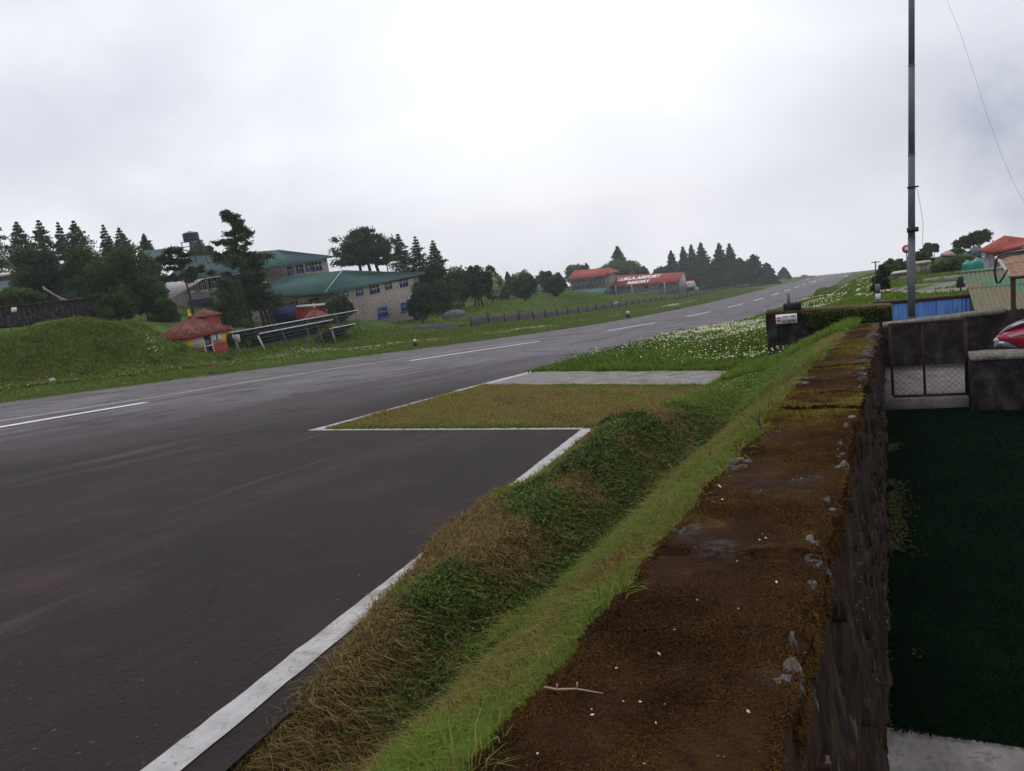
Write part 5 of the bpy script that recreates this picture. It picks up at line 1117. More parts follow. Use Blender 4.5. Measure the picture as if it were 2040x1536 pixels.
kb(0, aw, 0, aw, -.6, hw*.46).build('lower_wall', REDP, s); kb(.004, aw-.004, .004, aw-.004, hw*.46, hw).build('upper_wall', YELP, s)
dr = kb(.98, 1.42, -.03, .0, .05, hw*.93).build('door', DARKG, s); sub(kb(1.42, 1.50, -.05, .0, .05, hw*.97, kb(.90, .98, -.05, 0, .05, hw*.97)), 'door_frame', WHITEP, dr); sub(kb(.98, 1.42, -.045, -.03, .55, .61), 'door_rail', WHITEP, dr)
w1 = kb(.30, .80, -.04, 0, hw*.42, hw*.86).build('window', WHITEP, s); sub(kb(.36, .74, -.048, -.04, hw*.46, hw*.82), 'shutter', flat('pale_shutter', (.42, .42, .44)), w1)
w2 = kb(1.52, 2.08, -.04, 0, hw*.52, hw*.92).build('window', DARKW, s); sub(kb(1.50, 1.76, -.07, -.04, hw*.54, hw*.92), 'shutter', WHITEP, w2); sub(kb(1.84, 2.10, -.07, -.04, hw*.54, hw*.92), 'shutter', WHITEP, w2)
eo = .28; zc = zb+hw+.02; cs = [pt(-eo, -eo, zc), pt(aw+eo, -eo, zc), pt(aw+eo, aw+eo, zc), pt(-eo, aw+eo, zc)]
apx_ = pt(aw/2, aw/2, P(372, 632, dK+1.3)[2]); rf = MB()
for i in range(4):
    a_, b_ = cs[i], cs[(i+1) % 4]; K = 10
    for j in range(K):
        p0, p1 = a_+(b_-a_)*j/K, a_+(b_-a_)*(j+1)/K; lift = np.array([0, 0, .008*(j % 2)]); rf.slab([p0+lift, p1+lift, apx_+lift*.3], .03)
rf.build('roof', RUSTR, s)
mb = MB()
for (a_, b_) in ((cs[0], cs[1]), (cs[1], cs[2]), (cs[2], cs[3]), (cs[3], cs[0])):
    K = 18
    for j in range(K):
        p0, p1 = a_+(b_-a_)*j/K, a_+(b_-a_)*(j+1)/K; pm_ = (p0+p1)/2; dn = np.array([0, 0, -.03])
        mb.slab([p0+dn, p1+dn, p1+dn*6, pm_+dn*7.4, p0+dn*6], ((b_-a_)[1]*.004, -(b_-a_)[0]*.004, 0))
mb.build('valance', REDV, s)
MB().tube([apx_-np.array([0, 0, .05]), apx_+np.array([0, 0, .1]), apx_+np.array([0, 0, .18]), apx_+np.array([0, 0, .25]), apx_+np.array([0, 0, .46])], [.10, .11, .05, .07, .01], 12).build('finial', GOLD, s)
def pyramid(name, label, cx, yt, yb, half, d, fin, m_):
    c = P(cx, yb, d); t = P(cx, yt, d); R_ = half*d/1600; s = empty(name, c-np.array([0, 0, 1.6]), label, 'hut')
    cr = [c+np.array([R_*math.cos(a_), R_*math.sin(a_), 0]) for a_ in (3.6, 5.17, 6.74, 8.31)]; m = MB(); tp_ = np.array([c[0], c[1], t[2]])
    for i in range(4): m.slab([cr[i], cr[(i+1) % 4], tp_], .05)
    m.build('roof', m_, s); m = MB(); q = [c+(v-c)*.8 for v in cr]; m.hexa([v-np.array([0, 0, 1.6]) for v in q]+[v-np.array([0, 0, .06]) for v in q]).build('wall', REDP, s)
    if fin: MB().tube([tp_-np.array([0, 0, .05]), tp_+np.array([0, 0, .1]), tp_+np.array([0, 0, .45])], [.1, .1, .02], 8).build('finial', GOLD, s)
pyramid('hut', 'second small red hip roof with a gold finial behind the solar panels', 630, 613, 634, 34, 66, True, RUSTR)
pyramid('hut', 'small rust red roofed hut right behind the yellow and red kiosk', 409, 614, 629, 34, 57, False, RUSTR)
o = MB().slab([P(588, 612, 70), P(652, 607, 71), P(652, 603.5, 73), P(592, 608, 72)], .06); s = empty('hut', P(615, 640, 71), 'flat roofed dull red hut behind the small hip roof with finial', 'hut'); o.build('roof', flat('grey_roof_sheet', (.2, .2, .21)), s)
MB().hexa([P(590, 640, 70.3), P(650, 640, 71.3), P(650, 640, 73), P(592, 640, 72), P(590, 612.5, 70.3), P(650, 608, 71.3), P(650, 607, 73), P(592, 611, 72)]).build('wall', REDP, s)
# tarpaulins in front of the stone lodge
thing(MB().slab([P(541, 612, 76), P(541, 645, 76), P(592, 640, 77), P(593, 607, 77)], (-.03, .05, 0)), 'tarpaulin', BLUET, 'dark blue tarpaulin hung between the tall pine trunks and the stone lodge', 'tarpaulin')
thing(MB().slab([P(514, 611, 75), P(520, 637, 75), P(541, 637, 76), P(536, 611, 76)], (-.03, .05, 0)), 'notice_board', flat('grey_poster', (.22, .22, .22)), 'grey patched board beside the blue tarpaulin', 'board')
# solar arrays
def solar(a, b, tiltlen, drop, legs, label, wb=.07):
    mid = (a+b)/2; s = empty('solar_array', (mid[0], mid[1], gxy(mid[0], mid[1])), label, 'solar panel array', 'solar arrays beside the kiosk'); u = (b-a); n = np.array([-u[1], u[0], 0]); n /= np.linalg.norm(n)
    if n[:2]@a[:2] < 0: n = -n
    lo = n*tiltlen-np.array([0, 0, drop]); K = max(3, int(np.linalg.norm(u)/1.0)); m = MB()
    for i in range(K): p0, p1 = a+u*(i/K+.004), a+u*((i+1)/K-.004); p = MB().slab([p0, p1, p1+lo, p0+lo], .05).build('panel', PANELU, s)
    m = MB().tube([a-n*.03, b-n*.03], wb*.55, 6); m.build('top_rail', ALU, s)
    for f in (.25, .6, .95): MB().tube([a+lo*f-np.array([0, 0, .12]), b+lo*f-np.array([0, 0, .12])], .04, 5).build('purlin', STEEL, s)
    for t in legs:
        q = a+u*t; g = gxy(q[0], q[1])-.1; MB().tube([(q[0]+.15*u[0]/np.linalg.norm(u)*2, q[1]+.15*u[1]/np.linalg.norm(u)*2, g), q-np.array([0, 0, .08])+lo*.05], .055 if t in (0, legs[0]) else .04, 6).build('leg', ALU if t == legs[0] else STEEL, s)
        q2 = q+lo*.9; g2 = gxy(q2[0], q2[1])-.1; MB().tube([(q2[0], q2[1], g2), q2-np.array([0, 0, .1])], .04, 6).build('leg', STEEL, s)
    MB().tube([a+lo*.5-np.array([0, 0, .1]), a+lo*.9-np.array([0, 0, .5])], .03, 5).build('brace', STEEL, s)
    return s
solar(P(457, 663, 54), P(712, 618, 66), 1.6, .75, [.02, .3, .55, .8, .98], 'longest solar array, its pale top rail running behind the kiosk to the stone lodge')
solar(P(515, 665, 50), P(662, 637, 55), 1.6, .75, [.0, .3, .62, .78, .97], 'nearest solar array on slanted legs just right of the kiosk')
solar(P(656, 655, 58), P(707, 645, 62), 1.4, .7, [.1, .6, .95], 'short solar array at the right hand end of the group')
q = P(472, 675, 49); thing(MB().box(q[0]-.17, q[0]+.17, q[1]-.08, q[1]+.08, q[2]-.22, q[2]+.24), 'junction_box', flat('pale_box', (.34, .34, .32)), 'pale grey junction box beside the kiosk under the solar rail', 'box')
# resort
R1 = House('resort_building', 'long stone building whose red roof carries white lettering', P(1290, 585, 232))
A = P(1211, 571, 222); B = P(1350, 560, 226); D_ = P(1229, 549, 230); _w = W(1362, 542); _n = np.cross(B-A, D_-A); C = _w*((A@_n)/(_w@_n)); R1.roof([A, B, C, D_], REDR, .3); R1.roof([C, P(1373, 551, 236), P(1240, 560, 238), D_], REDR, .3)
a, b = P(1215, 571.5, 224), P(1350, 561, 227.5); a[2] -= .2; b[2] -= .2; R1.wall(a, b, P(1290, 590, 228)[2], STONEF, .5)
for (x0, x1, y0, y1) in ((1250, 1256, 568, 573), (1283, 1290, 565, 570), (1314, 1321, 562, 567)): R1.rect(wx(x0, *R1.f[:2]), wx(x1, *R1.f[:2]), .2, .9, .1, .08, DARKG, 'window')
R1.rect(wx(1228, *R1.f[:2]), wx(1312, *R1.f[:2]), 2.0, 2.2, 1.5, .12, flat('pale_rail', (.3, .3, .28)), 'rail')
for x_, y0, y1 in ((1226, 569, 586), (1258, 567, 586), (1323, 561, 584)): t_ = P(x_, y0, 222); b_ = P(x_, y1, 222); MB().tube([(t_[0], t_[1], b_[2]-.5), t_], .14, 6).build('post', flat('pale_post', (.4, .38, .34)), R1.r)
gA, gB = P(1350, 560, 227.3), P(1366, 553, 233); gC = C*.999+np.array([0, 0, -.35]); zb = P(1358, 582, 228)[2]
MB().slab([(gA[0], gA[1], zb), (gB[0], gB[1], zb), gB, gC, gA], (-.1, .4, 0)).build('gable_wall', flat('pale_stone', (.30, .27, .24)), R1.r)
O1 = np.array(R1.r.location)/S
u_ = lambda s_, t_: (A*(1-s_)+B*s_)*(1-t_)+(D_*(1-s_)+C*s_)*t_
def roofuv(px, py):
    w = W(px, py); n = np.cross(B-A, D_-A); return w*((A@n)/(w@n))
a, b, c = roofuv(1230, 561), roofuv(1314, 553.0), roofuv(1234, 554.6)
put_text('lettering', 'LUKLA AIRPORT', a, b-a, c-a, TEXTW, R1.r, O1, .12, .035)
a, b, c = roofuv(1249, 567.2), roofuv(1293, 563.0), roofuv(1252, 561.8)
put_text('lettering', 'RESORT', a, b-a, c-a, TEXTW, R1.r, O1, .12, .035)
R2 = House('balcony_building', 'two storey red roofed building with a long timber balcony left of the lettered roof', P(1170, 585, 225))
A = P(1130, 556, 214); B = P(1206, 548, 218); C = P(1214, 533, 226); D_ = P(1144, 539, 224); R2.roof([A, B, C, D_], REDR, .3); R2.roof([B, P(1233, 539, 228), C], REDR, .3); R2.roof([C, P(1233, 539, 228), P(1160, 548, 234), D_], REDR, .3)
a, b = P(1136, 556, 217), P(1206, 549, 220); a[2] -= .15; b[2] -= .15; R2.wall(a, b, P(1170, 592, 219)[2], STONEF, .5)
for i in range(11): u = .04+i*.088; R2.rect(u, u+.03, .5, 2.0, .15, .1, flat('brown_timber', (.13, .085, .05)) if i == 0 else bpy.data.materials['brown_timber'], 'timber_panel')
R2.rect(.0, 1., 2.0, 2.15, 1.6, 1.55, GREYW, 'balcony_floor')
bl = R2.rect(.0, .97, 1.15, 1.22, 1.6, .1, flat('pale_green_rail', (.22, .28, .25)), 'balcony_rail')
for i in range(9): R2.rect(.0+i*.12, .012+i*.12, 1.22, 2.0, 1.6, .1, bpy.data.materials['pale_green_rail'], 'baluster', bl)
for x0, x1 in ((1155, 1165), (1182, 1193)): H_(R2, x0, x1, 572-(x0-1155)*.1, 580-(x0-1155)*.1, 0, WHITEP, WHITEP, 2, .18)
a = P(1206, 549, 220); b = P(1226, 543, 227); a[2] -= .2; b[2] -= .2; R2.wall(a, b, P(1210, 590, 220)[2], STONEF, .4)
R3 = House('green_roofed_shed', 'long low shed with teal sheet roof in front of the balcony building', P(1170, 597, 205))
A = P(1128, 594, 200); B = P(1201, 587, 202); C = P(1208, 573, 210); D_ = P(1140, 579, 210); R3.roof([A, B, C, D_], TEALR, .2); R3.roof([C, P(1222, 584, 214), P(1150, 590, 214), D_], TEALR, .2)
a, b = P(1131, 595, 200.5), P(1201, 588, 202.5); R3.wall(a, b, a[2]-2.5, DARKW, .3)
MB().slab([P(1201, 588.3, 202.6), P(1221, 585, 213), P(1208, 575, 209.8)], (-.1, .3, 0)).build('gable_wall', DARKW, R3.r)
q = P(1143, 593, 198); t_ = P(1141, 570, 198); thing(MB().tube([q-np.array([0, 0, .5]), t_], .16, 6), 'wooden_pole', DARKW, 'dark wooden pole standing before the teal roofed shed', 'pole')
R4 = House('pagoda_house', 'small reddish house with an upturned peaked roof left of the balcony building', P(1095, 592, 190))
t = P(1094, 565, 190); cr = [P(1078, 578, 187), P(1110, 575, 187), P(1116, 572, 196), P(1084, 575, 196)]; m = MB()
for i in range(4): mid = (cr[i]+cr[(i+1) % 4])/2*.5+t*.5-np.array([0, 0, .35]); m.slab([cr[i], cr[(i+1) % 4], mid], .1); m.slab([cr[i], mid, t], .1); m.slab([mid, cr[(i+1) % 4], t], .1)
m.build('roof', flat('brown_red_roof', (.22, .09, .07)), R4.r); R4.wall(P(1080, 578, 188), P(1108, 576, 188), P(1090, 595, 188)[2], flat('brown_wall', (.17, .10, .08)))
R4b = House('green_roofed_shed', 'low teal roof below the pagoda roof, half hidden by the small dark tree', P(1090, 598, 180)); R4b.roof([P(1068, 597, 176), P(1116, 592, 177), P(1116, 581, 182), P(1080, 585, 182)], TEALR, .2); R4b.wall(P(1070, 597, 176.5), P(1114, 593, 177.5), P(1090, 604, 178)[2], DARKW)
R5 = House('green_roofed_hut', 'green roofed hut with a dark gable behind the round leafy tree', P(1000, 600, 168))
g0_, g1_, gt = P(970, 597, 165), P(1022, 594, 163), P(996, 573, 166); bk = np.array([3.5, 9, .4])
R5.roof([gt, g1_, g1_+bk, gt+bk], TEALR, .2); R5.roof([g0_, gt, gt+bk, g0_+bk], TEALR, .2); R5.roof([P(1040, 590, 166), P(1075, 587, 168), P(1034, 565, 178), P(1022, 566, 176)], TEALR, .2, 'rear_roof')
gi = [nudge(v, -.5) for v in (g0_, g1_, gt)]; MB().slab([(gi[0][0], gi[0][1], gi[0][2]-3), (gi[1][0], gi[1][1], gi[1][2]-3), gi[1], gi[2]-np.array([0, 0, .2]), gi[0]], (-.05, .3, 0)).build('gable_wall', flat('grey_timber', (.06, .065, .07)), R5.r)
q = P(999, 585, 165); R5w = MB().box(q[0]-.5, q[0]-.1, q[1]-.2, q[1]-.1, q[2], q[2]+.8); R5w.box(q[0]+.1, q[0]+.5, q[1]-.2, q[1]-.1, q[2], q[2]+.8).build('window', WHITEP, R5.r)
# white stepped patch behind the trees
m = MB()
for i in range(4): y0 = 591+i*4.5; m.slab([P(895, y0, 135-i*2), P(914, y0-1, 135-i*2), P(914, y0+2.6, 134-i*2), P(895, y0+3.6, 134-i*2)], (0, .2, 0))
thing(m, 'white_boards', TEXTW, 'stack of white boards glimpsed between the dark tree trunks', 'boards')
# small green roofed booth by the fence and red hut
R6 = House('booth', 'tiny green roofed booth with a sign board beside the fence end', P(1378, 580, 226)); R6.roof([P(1366, 573, 222), P(1388, 571, 222), P(1386, 566, 226), P(1370, 568, 226)], flat('dark_green_roof', (.03, .10, .07)), .2)
for x_ in (1369, 1385): t_ = P(x_, 572, 223); MB().tube([t_-np.array([0, 0, 2.2]), t_], .15, 5).build('post', DARKW, R6.r)
t_ = P(1385, 577, 221); MB().box(t_[0]-.1, t_[0]+1., t_[1]-.1, t_[1]+.1, t_[2]-.5, t_[2]+.6).build('board', flat('pale_board', (.3, .3, .28)), R6.r)
R7 = House('hut', 'small pink red roof behind the right gable of the lettered building', P(1376, 575, 245)); R7.roof([P(1364, 568, 242), P(1386, 567, 243), P(1383, 559, 248), P(1368, 560, 248)], flat('pink_roof', (.36, .14, .10)), .3); R7.wall(P(1366, 568.5, 243), P(1385, 567.5, 244), P(1376, 580, 243)[2], DARKW)
# rock heaps and wooden fence
def heap(name, label, cx, y0, y1, half, d, m_):
    b = P(cx, y1, d); h = P(cx, y0, d)[2]-b[2]; R_ = half*d/1600; k = 22; m = MB(); rg = []
    for j in range(7):
        f = j/6; r = []
        for i in range(k):
            t = 2*math.pi*i/k; rr_ = R_*math.cos(f*math.pi/2)**.7*(1+.12*math.sin(3*t+cx)+.08*math.sin(7*t+j)+rng.uniform(-.05, .05)); r.append((b[0]+rr_*math.cos(t), b[1]+rr_*.8*math.sin(t), b[2]-.4+(h+.4)*math.sin(f*math.pi/2)+rng.uniform(-.05, .05)*h))
        rg.append(r)
    for r in rg: m.v += r
    for j in range(6):
        for i in range(k): m.f.append((j*k+i, j*k+(i+1) % k, (j+1)*k+(i+1) % k, (j+1)*k+i)); m.m.append(0)
    m.f.append(tuple(6*k+i for i in range(k))); m.m.append(0)
    return thing(m, name, m_, label, 'rocks', org=b)
heap('rock_heap', 'long low heap of grey rubble before the dark tree trunks', 908, 617, 624, 25, 84, ROCK)
heap('rock_heap', 'rounded heap of grey rubble at the left end of the wooden fence', 992, 625, 634, 11, 80, ROCK)
mb = MB(); pa = [P(700, 658, 73), P(760, 654, 73), P(830, 650, 74), P(880, 645, 74), P(915, 644, 75)]
s = empty('rubble_wall', pa[2]-np.array([0, 0, .8]), 'low dark rubble wall in the grass before the stone lodge', 'wall')
for a_, b_ in zip(pa[:-1], pa[1:]): n = np.array([-.2, .25, 0]); mb.hexa([a_-np.array([0, 0, 1.3]), b_-np.array([0, 0, 1.3]), b_+n-np.array([0, 0, 1.3]), a_+n-np.array([0, 0, 1.3]), a_, b_, b_+n, a_+n])
mb.build('stonework', ROCK, s)
fp = [(940, 659), (990, 653), (1045, 641), (1120, 633), (1215, 619), (1300, 607), (1400, 591), (1470, 577), (1540, 562)]
fpts = []
for (px, py) in fp: q = PX(px, py, -38.); fpts.append((q[0], q[1], min(q[2], gxy(q[0], q[1])+.05)))
fpts = np.array(fpts); L = np.r_[0, np.cumsum(np.linalg.norm(np.diff(fpts, axis=0), axis=1))]
s = empty('wooden_fence', fpts[3], 'long weathered grey picket fence following the left side of the runway', 'fence')
def fat(l): return np.array([np.interp(l, L, fpts[:, i]) for i in range(3)])
m = MB(); l = 0; 
while l < L[-1]:
    q = fat(l); g = gxy(q[0], q[1]); hgt = 1.0*rng.uniform(.72, 1.05)*(1.25 if q[1] > 150 else 1.15); wq = .10+.0006*q[1]; tl_ = rng.uniform(-.05, .05); dep = .03
    m.hexa([(q[0]-dep,q[1]-wq,g-.1),(q[0]+dep,q[1]-wq,g-.1),(q[0]+dep,q[1]+wq,g-.1),(q[0]-dep,q[1]+wq,g-.1),(q[0]-dep,q[1]-wq+tl_,g+hgt),(q[0]+dep,q[1]-wq+tl_,g+hgt),(q[0]+dep,q[1]+wq+tl_,g+hgt),(q[0]-dep,q[1]+wq+tl_,g+hgt)])
    l += (.21+.0013*q[1])*(1 if rng.uniform() < .93 else 2)
pk = m
l = 0
for k in range(70):
    l = L[-1]*k/70; q = fat(l); g = gxy(q[0], q[1]); MB().tube([(q[0]+.08, q[1], g-.1), (q[0]+.08, q[1], g+1.3)], .07+.0004*q[1], 5).build('post', DARKW, s)
m = pk
for z_ in (.35, .85):
    ll = np.linspace(0, L[-1], 60); pts_ = [fat(v) for v in ll]; pts_ = [np.array([v[0]+.04, v[1], gxy(v[0], v[1])+z_]) for v in pts_]; m.tube(pts_, .03, 4)
m.build('picket_panel', GREYW, s)
q = PX(1228, 610, -38.6); thing(MB().slab([q+np.array([-.4, -1.5, .4]), q+np.array([-.3, 1.5, -.2]), q+np.array([.3, 1.6, .35]), q+np.array([.2, -.8, .9])], .1), 'plastic_sheet', TEXTW, 'crumpled white plastic sheet caught on the wooden fence', 'sheet')
# edge markers
q = onground(828, 690, 30, 90); s = empty('edge_marker', q, 'small black and white marker post on the verge at the far side of the runway', 'marker')
MB().tube([q, q+np.array([0, 0, .33])], .16, 10).build('base_drum', BLACK, s); MB().tube([q+np.array([0, 0, .33]), q+np.array([0, 0, .5])], .11, 10).build('lamp_head', WHITEP, s)
q = onground(1252, 634, 60, 200); s = empty('edge_marker', q, 'distant black and white marker on the verge below the lettered roof', 'marker')
MB().tube([q, q+np.array([0, 0, .6])], .26, 8).build('base_drum', BLACK, s); MB().tube([q+np.array([0, 0, .6]), q+np.array([0, 0, .9])], .2, 8).build('lamp_head', WHITEP, s)
q = onground(107, 766, 20, 60); q[2] += .05; heap('boulder', 'pale rounded boulder among the daisies below the mound', 107, 752, 768, 10, float(np.hypot(q[0], q[1])), flat('pale_rock', (.3, .29, .28)))
# prayer flags
def flags(a, b, sag, n, label):
    pts = [a+(b-a)*t-np.array([0, 0, sag*math.sin(math.pi*t)]) for t in np.linspace(0, 1, 20)]; s = empty('prayer_flags', b, label, 'flags'); MB().tube(pts, .02, 4).build('cord', WHITEP, s)
    for i in range(n):
        t = (i+.5)/n; q = a+(b-a)*t-np.array([0, 0, sag*math.sin(math.pi*t)]); u = (b-a)/np.linalg.norm(b-a)*.10; MB().slab([q-u, q+u, q+u*1.1-np.array([0, 0, .24]), q-u*.9-np.array([0, 0, .24])], (.0, .015, 0)).build('flag', FLAG[i % 5], s)
flags(P(-20, 478, 70), P(42, 540, 78), .3, 14, 'string of faded prayer flags rising to the left edge above the white roof')
flags(P(84, 570, 72), P(170, 597, 70), .5, 15, 'string of pale prayer flags before the dark bushy tree over the compound wall')

# right hand side beyond the fence
R8 = House('red_roofed_house', 'grey house with a red hip roof at the right edge behind the water tanks', P(1990, 540, 37))
c0, c1, c2, tp_ = P(1951, 497, 36), P(1976, 502.5, 34), P(2080, 480, 35), P(2001, 469, 38); c3 = P(2075, 478, 42); t2 = P(2060, 479, 38)
R8.roof([c1, c2, t2, tp_], REDR, .08); R8.roof([c0, c1, tp_], REDR, .08); R8.roof([c0, tp_, t2, c3], REDR, .08)
a, b = P(1956, 498, 36.2), P(1980, 503, 34.8); a[2] = b[2] = min(a[2], b[2])-.02; GREYH = flat('grey_render', (.15, .15, .16)); R8.wall(a, b, P(1970, 545, 36)[2]-.8, GREYH); H_(R8, 1960, 1966, 501, 512, 0, WHITEP, WHITEP, 1, .04)
a, b = P(1980, 503, 34.8), P(2075, 485, 35.5); a[2] = b[2] = min(a[2], b[2]); R8.wall(a, b, P(2000, 545, 36)[2]-.8, flat('grey_boarding', (.19, .19, .2))); H_(R8, 1990, 2000, 518, 532, 0, WHITEP, WHITEP, 1, .04)
R9 = House('teal_roofed_house', 'small distant house with a grey teal gabled roof left of the red hip roof', P(1940, 520, 75)); A = P(1927, 503, 74); B = P(1957, 502, 74); C = P(1955, 491, 78); D_ = P(1938, 491, 78); R9.roof([A, B, C, D_], BLUER, .15)
R9.roof([P(1915, 510, 72), P(1958, 508, 72), P(1956, 502, 76), P(1921, 504, 76)], BLUER, .1, 'lower_roof'); R9.wall(P(1918, 510.5, 72.5), P(1956, 508.5, 72.5), P(1940, 530, 72)[2], GREYH)
R10 = House('pink_roofed_house', 'low house with faded pink roof stripes behind the olive bushes', P(1885, 520, 95)); R10.roof([P(1873, 507, 92), P(1905, 507, 92), P(1896, 501, 97), P(1886, 499, 97)], flat('faded_pink_roof', (.26, .14, .14)), .2); R10.wall(P(1876, 508, 92.5), P(1902, 508, 92.5), P(1890, 530, 93)[2], GREYH)
R11 = House('cream_building', 'plain cream walled building just right of the tall steel pole', P(1840, 540, 80)); R11.roof([P(1822, 523, 78), P(1856, 519, 78), P(1852, 518, 84), P(1824, 521, 84)], CREAM, .2); R11.wall(P(1824, 523.5, 78.5), P(1855, 519.5, 78.5), P(1840, 545, 78)[2], CREAM)
for x0 in (1834, 1843): R11.rect(wx(x0, *R11.f[:2]), wx(x0+1.2, *R11.f[:2]), .1, .9, .03, .02, BRICKP, 'pilaster')
R12 = House('shed', 'low pale block shed on the terrace just left of the steel pole', P(1795, 552, 66)); R12.roof([P(1774, 545, 65), P(1810, 540, 65), P(1810, 537, 68), P(1780, 541, 68)], CREAM, .1); R12.wall(P(1775, 545.5, 65.3), P(1809, 541, 65.3), P(1790, 562, 65)[2], BRICKP)
tw = [P(1790, 553, 60), P(1830, 551, 58), P(1870, 545, 56), P(1925, 539, 54)]; s = empty('terrace_wall', tw[1]-np.array([0, 0, 1]), 'long grey stone terrace wall below the olive bushes', 'wall'); m = MB()
for a_, b_ in zip(tw[:-1], tw[1:]): n = np.array([.1, .4, 0]); dn = np.array([0, 0, 1.0]); m.hexa([a_-dn, b_-dn, b_+n-dn, a_+n-dn, a_, b_, b_+n, a_+n])
m.build('stonework', ROCK, s)
tw = [P(1840, 557, 50), P(1880, 552, 49), P(1925, 548, 48)]; s = empty('terrace_wall', tw[1]-np.array([0, 0, .8]), 'lower broken terrace wall with scattered pale stones above the yard', 'wall'); m = MB()
for a_, b_ in zip(tw[:-1], tw[1:]): n = np.array([.1, .3, 0]); dn = np.array([0, 0, .45]); m.hexa([a_-dn, b_-dn, b_+n-dn, a_+n-dn, a_, b_, b_+n, a_+n])
m.build('stonework', BRICKP, s)
def gtank(cx, top, base, half, d, label):
    c = P(cx, base, d); zt = P(cx, top, d)[2]; R_ = half*d/1600; h = zt-c[2]; s = empty('water_tank', c, label, 'tank', 'green water tanks behind the shed')
    pr = [(0, .97), (.04, 1.)]+[(.04+.70*i/8, 1.0 if i % 2 else 1.03) for i in range(1, 9)]+[(.80, .98), (.88, .90), (.95, .68), (1., .34)]
    MB().tube([(c[0], c[1], c[2]+h*f) for f, _ in pr], [R_*r for _, r in pr], 24).build('tank_body', GTANK, s); MB().tube([(c[0], c[1], zt-.02), (c[0], c[1], zt+.035)], R_*.3, 14).build('lid', flat('pale_green_lid', (.2, .42, .34)), s)
gtank(1928, 521, 545, 8.6, 24, 'left and lower one of the two green water tanks behind the shed'); gtank(1947.5, 516, 545, 9.4, 26, 'right and taller one of the two green water tanks behind the shed')
# round red sign
q = P(1806, 496, 40); s = empty('round_sign', (q[0], q[1], gxy(q[0], q[1])), 'round red sign half hidden behind the tall steel pole', 'sign'); R_ = .19
m = MB(); m.tube([(q[0], q[1]-.02, q[2]), (q[0], q[1]+.02, q[2])], R_, 20).build('disc', flat('sign_red', (.45, .03, .05)), s); MB().tube([(q[0], q[1]-.03, q[2]), (q[0], q[1]-.021, q[2])], R_*.45, 16).build('symbol', TEXTW, s)
MB().tube([(q[0], q[1]+.04, gxy(q[0], q[1])-.1), (q[0], q[1]+.04, q[2])], .03, 6).build('post', STEEL, s)
# distant pylons
for px, lab in ((1744, 'tiny lattice mast on the skyline left of the hazy bushes'),):
    q = P(px, 532, 220); t_ = P(px, 520, 220); m = MB().tube([q-np.array([0, 0, 2]), t_], .18, 4); m.tube([t_-np.array([1, 0, .3]), t_+np.array([1, 0, -.3])], .12, 4); thing(m, 'mast', STEEL, lab, 'mast')
# coat on a stake
q = P(1914, 581, 21); s = empty('hanging_coat', q, 'dark coat hanging on a short stake beside the shed roof', 'coat'); MB().tube([q-np.array([0, 0, .05]), q+np.array([0, 0, .36])], .018, 6).build('stake', BARK, s)
m = MB(); k = 12; lv = [(.10, .08), (.13, .09), (.24, .075), (.33, .055), (.36, .03)]
for z_, r_ in lv:
    for i in range(k): t = 2*math.pi*i/k; rr_ = r_*(1+.15*math.sin(3*t+z_*20)); m.v.append((q[0]+rr_*math.cos(t), q[1]+rr_*.5*math.sin(t), q[2]+z_))
for j in range(len(lv)-1):
    for i in range(k): m.f.append((j*k+i, j*k+(i+1) % k, (j+1)*k+(i+1) % k, (j+1)*k+i)); m.m.append(0)
m.f.append(tuple(range(k))); m.m.append(0); m.f.append(tuple((len(lv)-1)*k+i for i in range(k))); m.m.append(0); m.build('coat', CLOTHD, s, smooth=True)
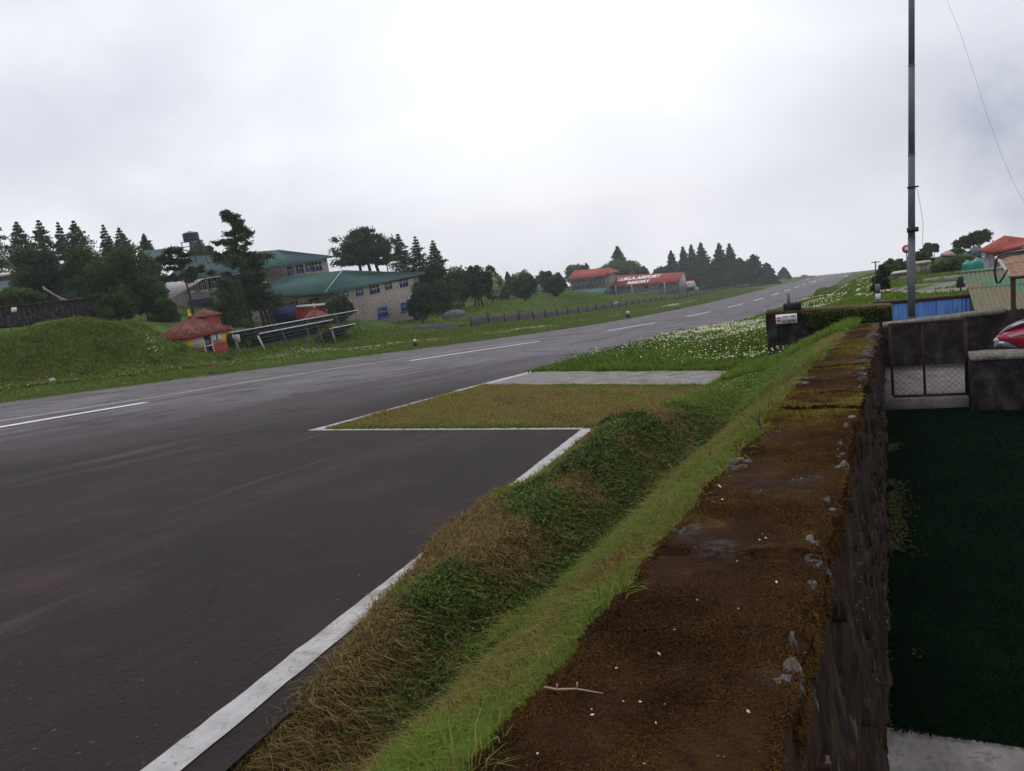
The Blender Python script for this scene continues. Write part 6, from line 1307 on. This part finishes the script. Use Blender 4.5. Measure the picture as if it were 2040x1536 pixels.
# person behind the green tanks
hd = P(1941.5, 507, 27.5); g = gxy(hd[0], hd[1]); head_z = hd[2]-.03; ft = min(g, head_z-1.08+.07)
verts = [(0, 0, .52), (0, 0, .66), (0, 0, .86), (0, 0, .93), (0, -.01, 1.01), (0, -.015, 1.07), (-.12, 0, .84), (-.17, -.03, .64), (-.15, -.12, .52), (.12, 0, .84), (.17, -.03, .64), (.15, -.12, .52), (-.06, 0, .50), (-.07, -.02, .28), (-.07, 0, .04), (-.07, -.08, .02), (.06, 0, .50), (.07, .02, .28), (.07, .02, .04), (.07, -.06, .02)]
eds = [(0,1),(1,2),(2,3),(3,4),(4,5),(2,6),(6,7),(7,8),(2,9),(9,10),(10,11),(0,12),(12,13),(13,14),(14,15),(0,16),(16,17),(17,18),(18,19)]
rads = [.10, .095, .10, .038, .062, .055, .05, .036, .026, .05, .036, .026, .075, .05, .035, .03, .075, .05, .035, .03]
sroot = empty('person', (hd[0], hd[1], head_z-1.04), 'person in dark clothes and a dark brimmed hat standing behind the green tanks', 'person')
me = bpy.data.meshes.new('body'); me.from_pydata([tuple(np.array(v)*S) for v in verts], eds, []); bo = link('body', me, sroot); me.materials.append(CLOTHD)
bpy.context.view_layer.objects.active = bo; md = bo.modifiers.new('skin', 'SKIN')
for v, r in zip(me.skin_vertices[0].data, rads): v.radius = (r*S, r*S*.8)
me.skin_vertices[0].data[0].use_root = True; bo.modifiers.new('sub', 'SUBSURF').levels = 1; bo.modifiers['sub'].render_levels = 1
hO = np.array(sroot.location)/S
m = MB(); m.tube([hO+np.array([0, -.02, z_]) for z_ in (.96, .98, 1.02, 1.06, 1.09)], [.035, .052, .062, .058, .03], 12).tube([hO+np.array([0, -.08, 1.025]), hO+np.array([0, -.098, 1.01])], [.012, .016], 6).build('face', SKIN, sroot, smooth=True)
m = MB(); m.tube([hO+np.array([0, -.01, z_]) for z_ in (1.06, 1.068, 1.07, 1.13, 1.14)], [.13, .13, .07, .06, .03], 16).build('hat', CLOTHD, sroot)

# ------------------------------------------------------------------ haze
HZ_ = bpy.data.materials.new('haze_air'); HZ_.use_nodes = True; t = HZ_.node_tree; t.nodes.clear(); out = N(t, 'ShaderNodeOutputMaterial'); pv = N(t, 'ShaderNodeVolumePrincipled')
pv.inputs['Color'].default_value = (.93, .96, 1.0, 1); pv.inputs['Density'].default_value = HAZE = .00029; pv.inputs['Anisotropy'].default_value = 0.0; t.links.new(pv.outputs[0], out.inputs['Volume'])
zmin = float(min(-60, Zg[(Yg < 900)].min()))*S
o = MB().box(-345, 205, -45, 625, Zg.min()-1, 14).build('haze', HZ_); tag(o, kind='stuff', label='thin pale mist fading the far trees and buildings', cat='haze')
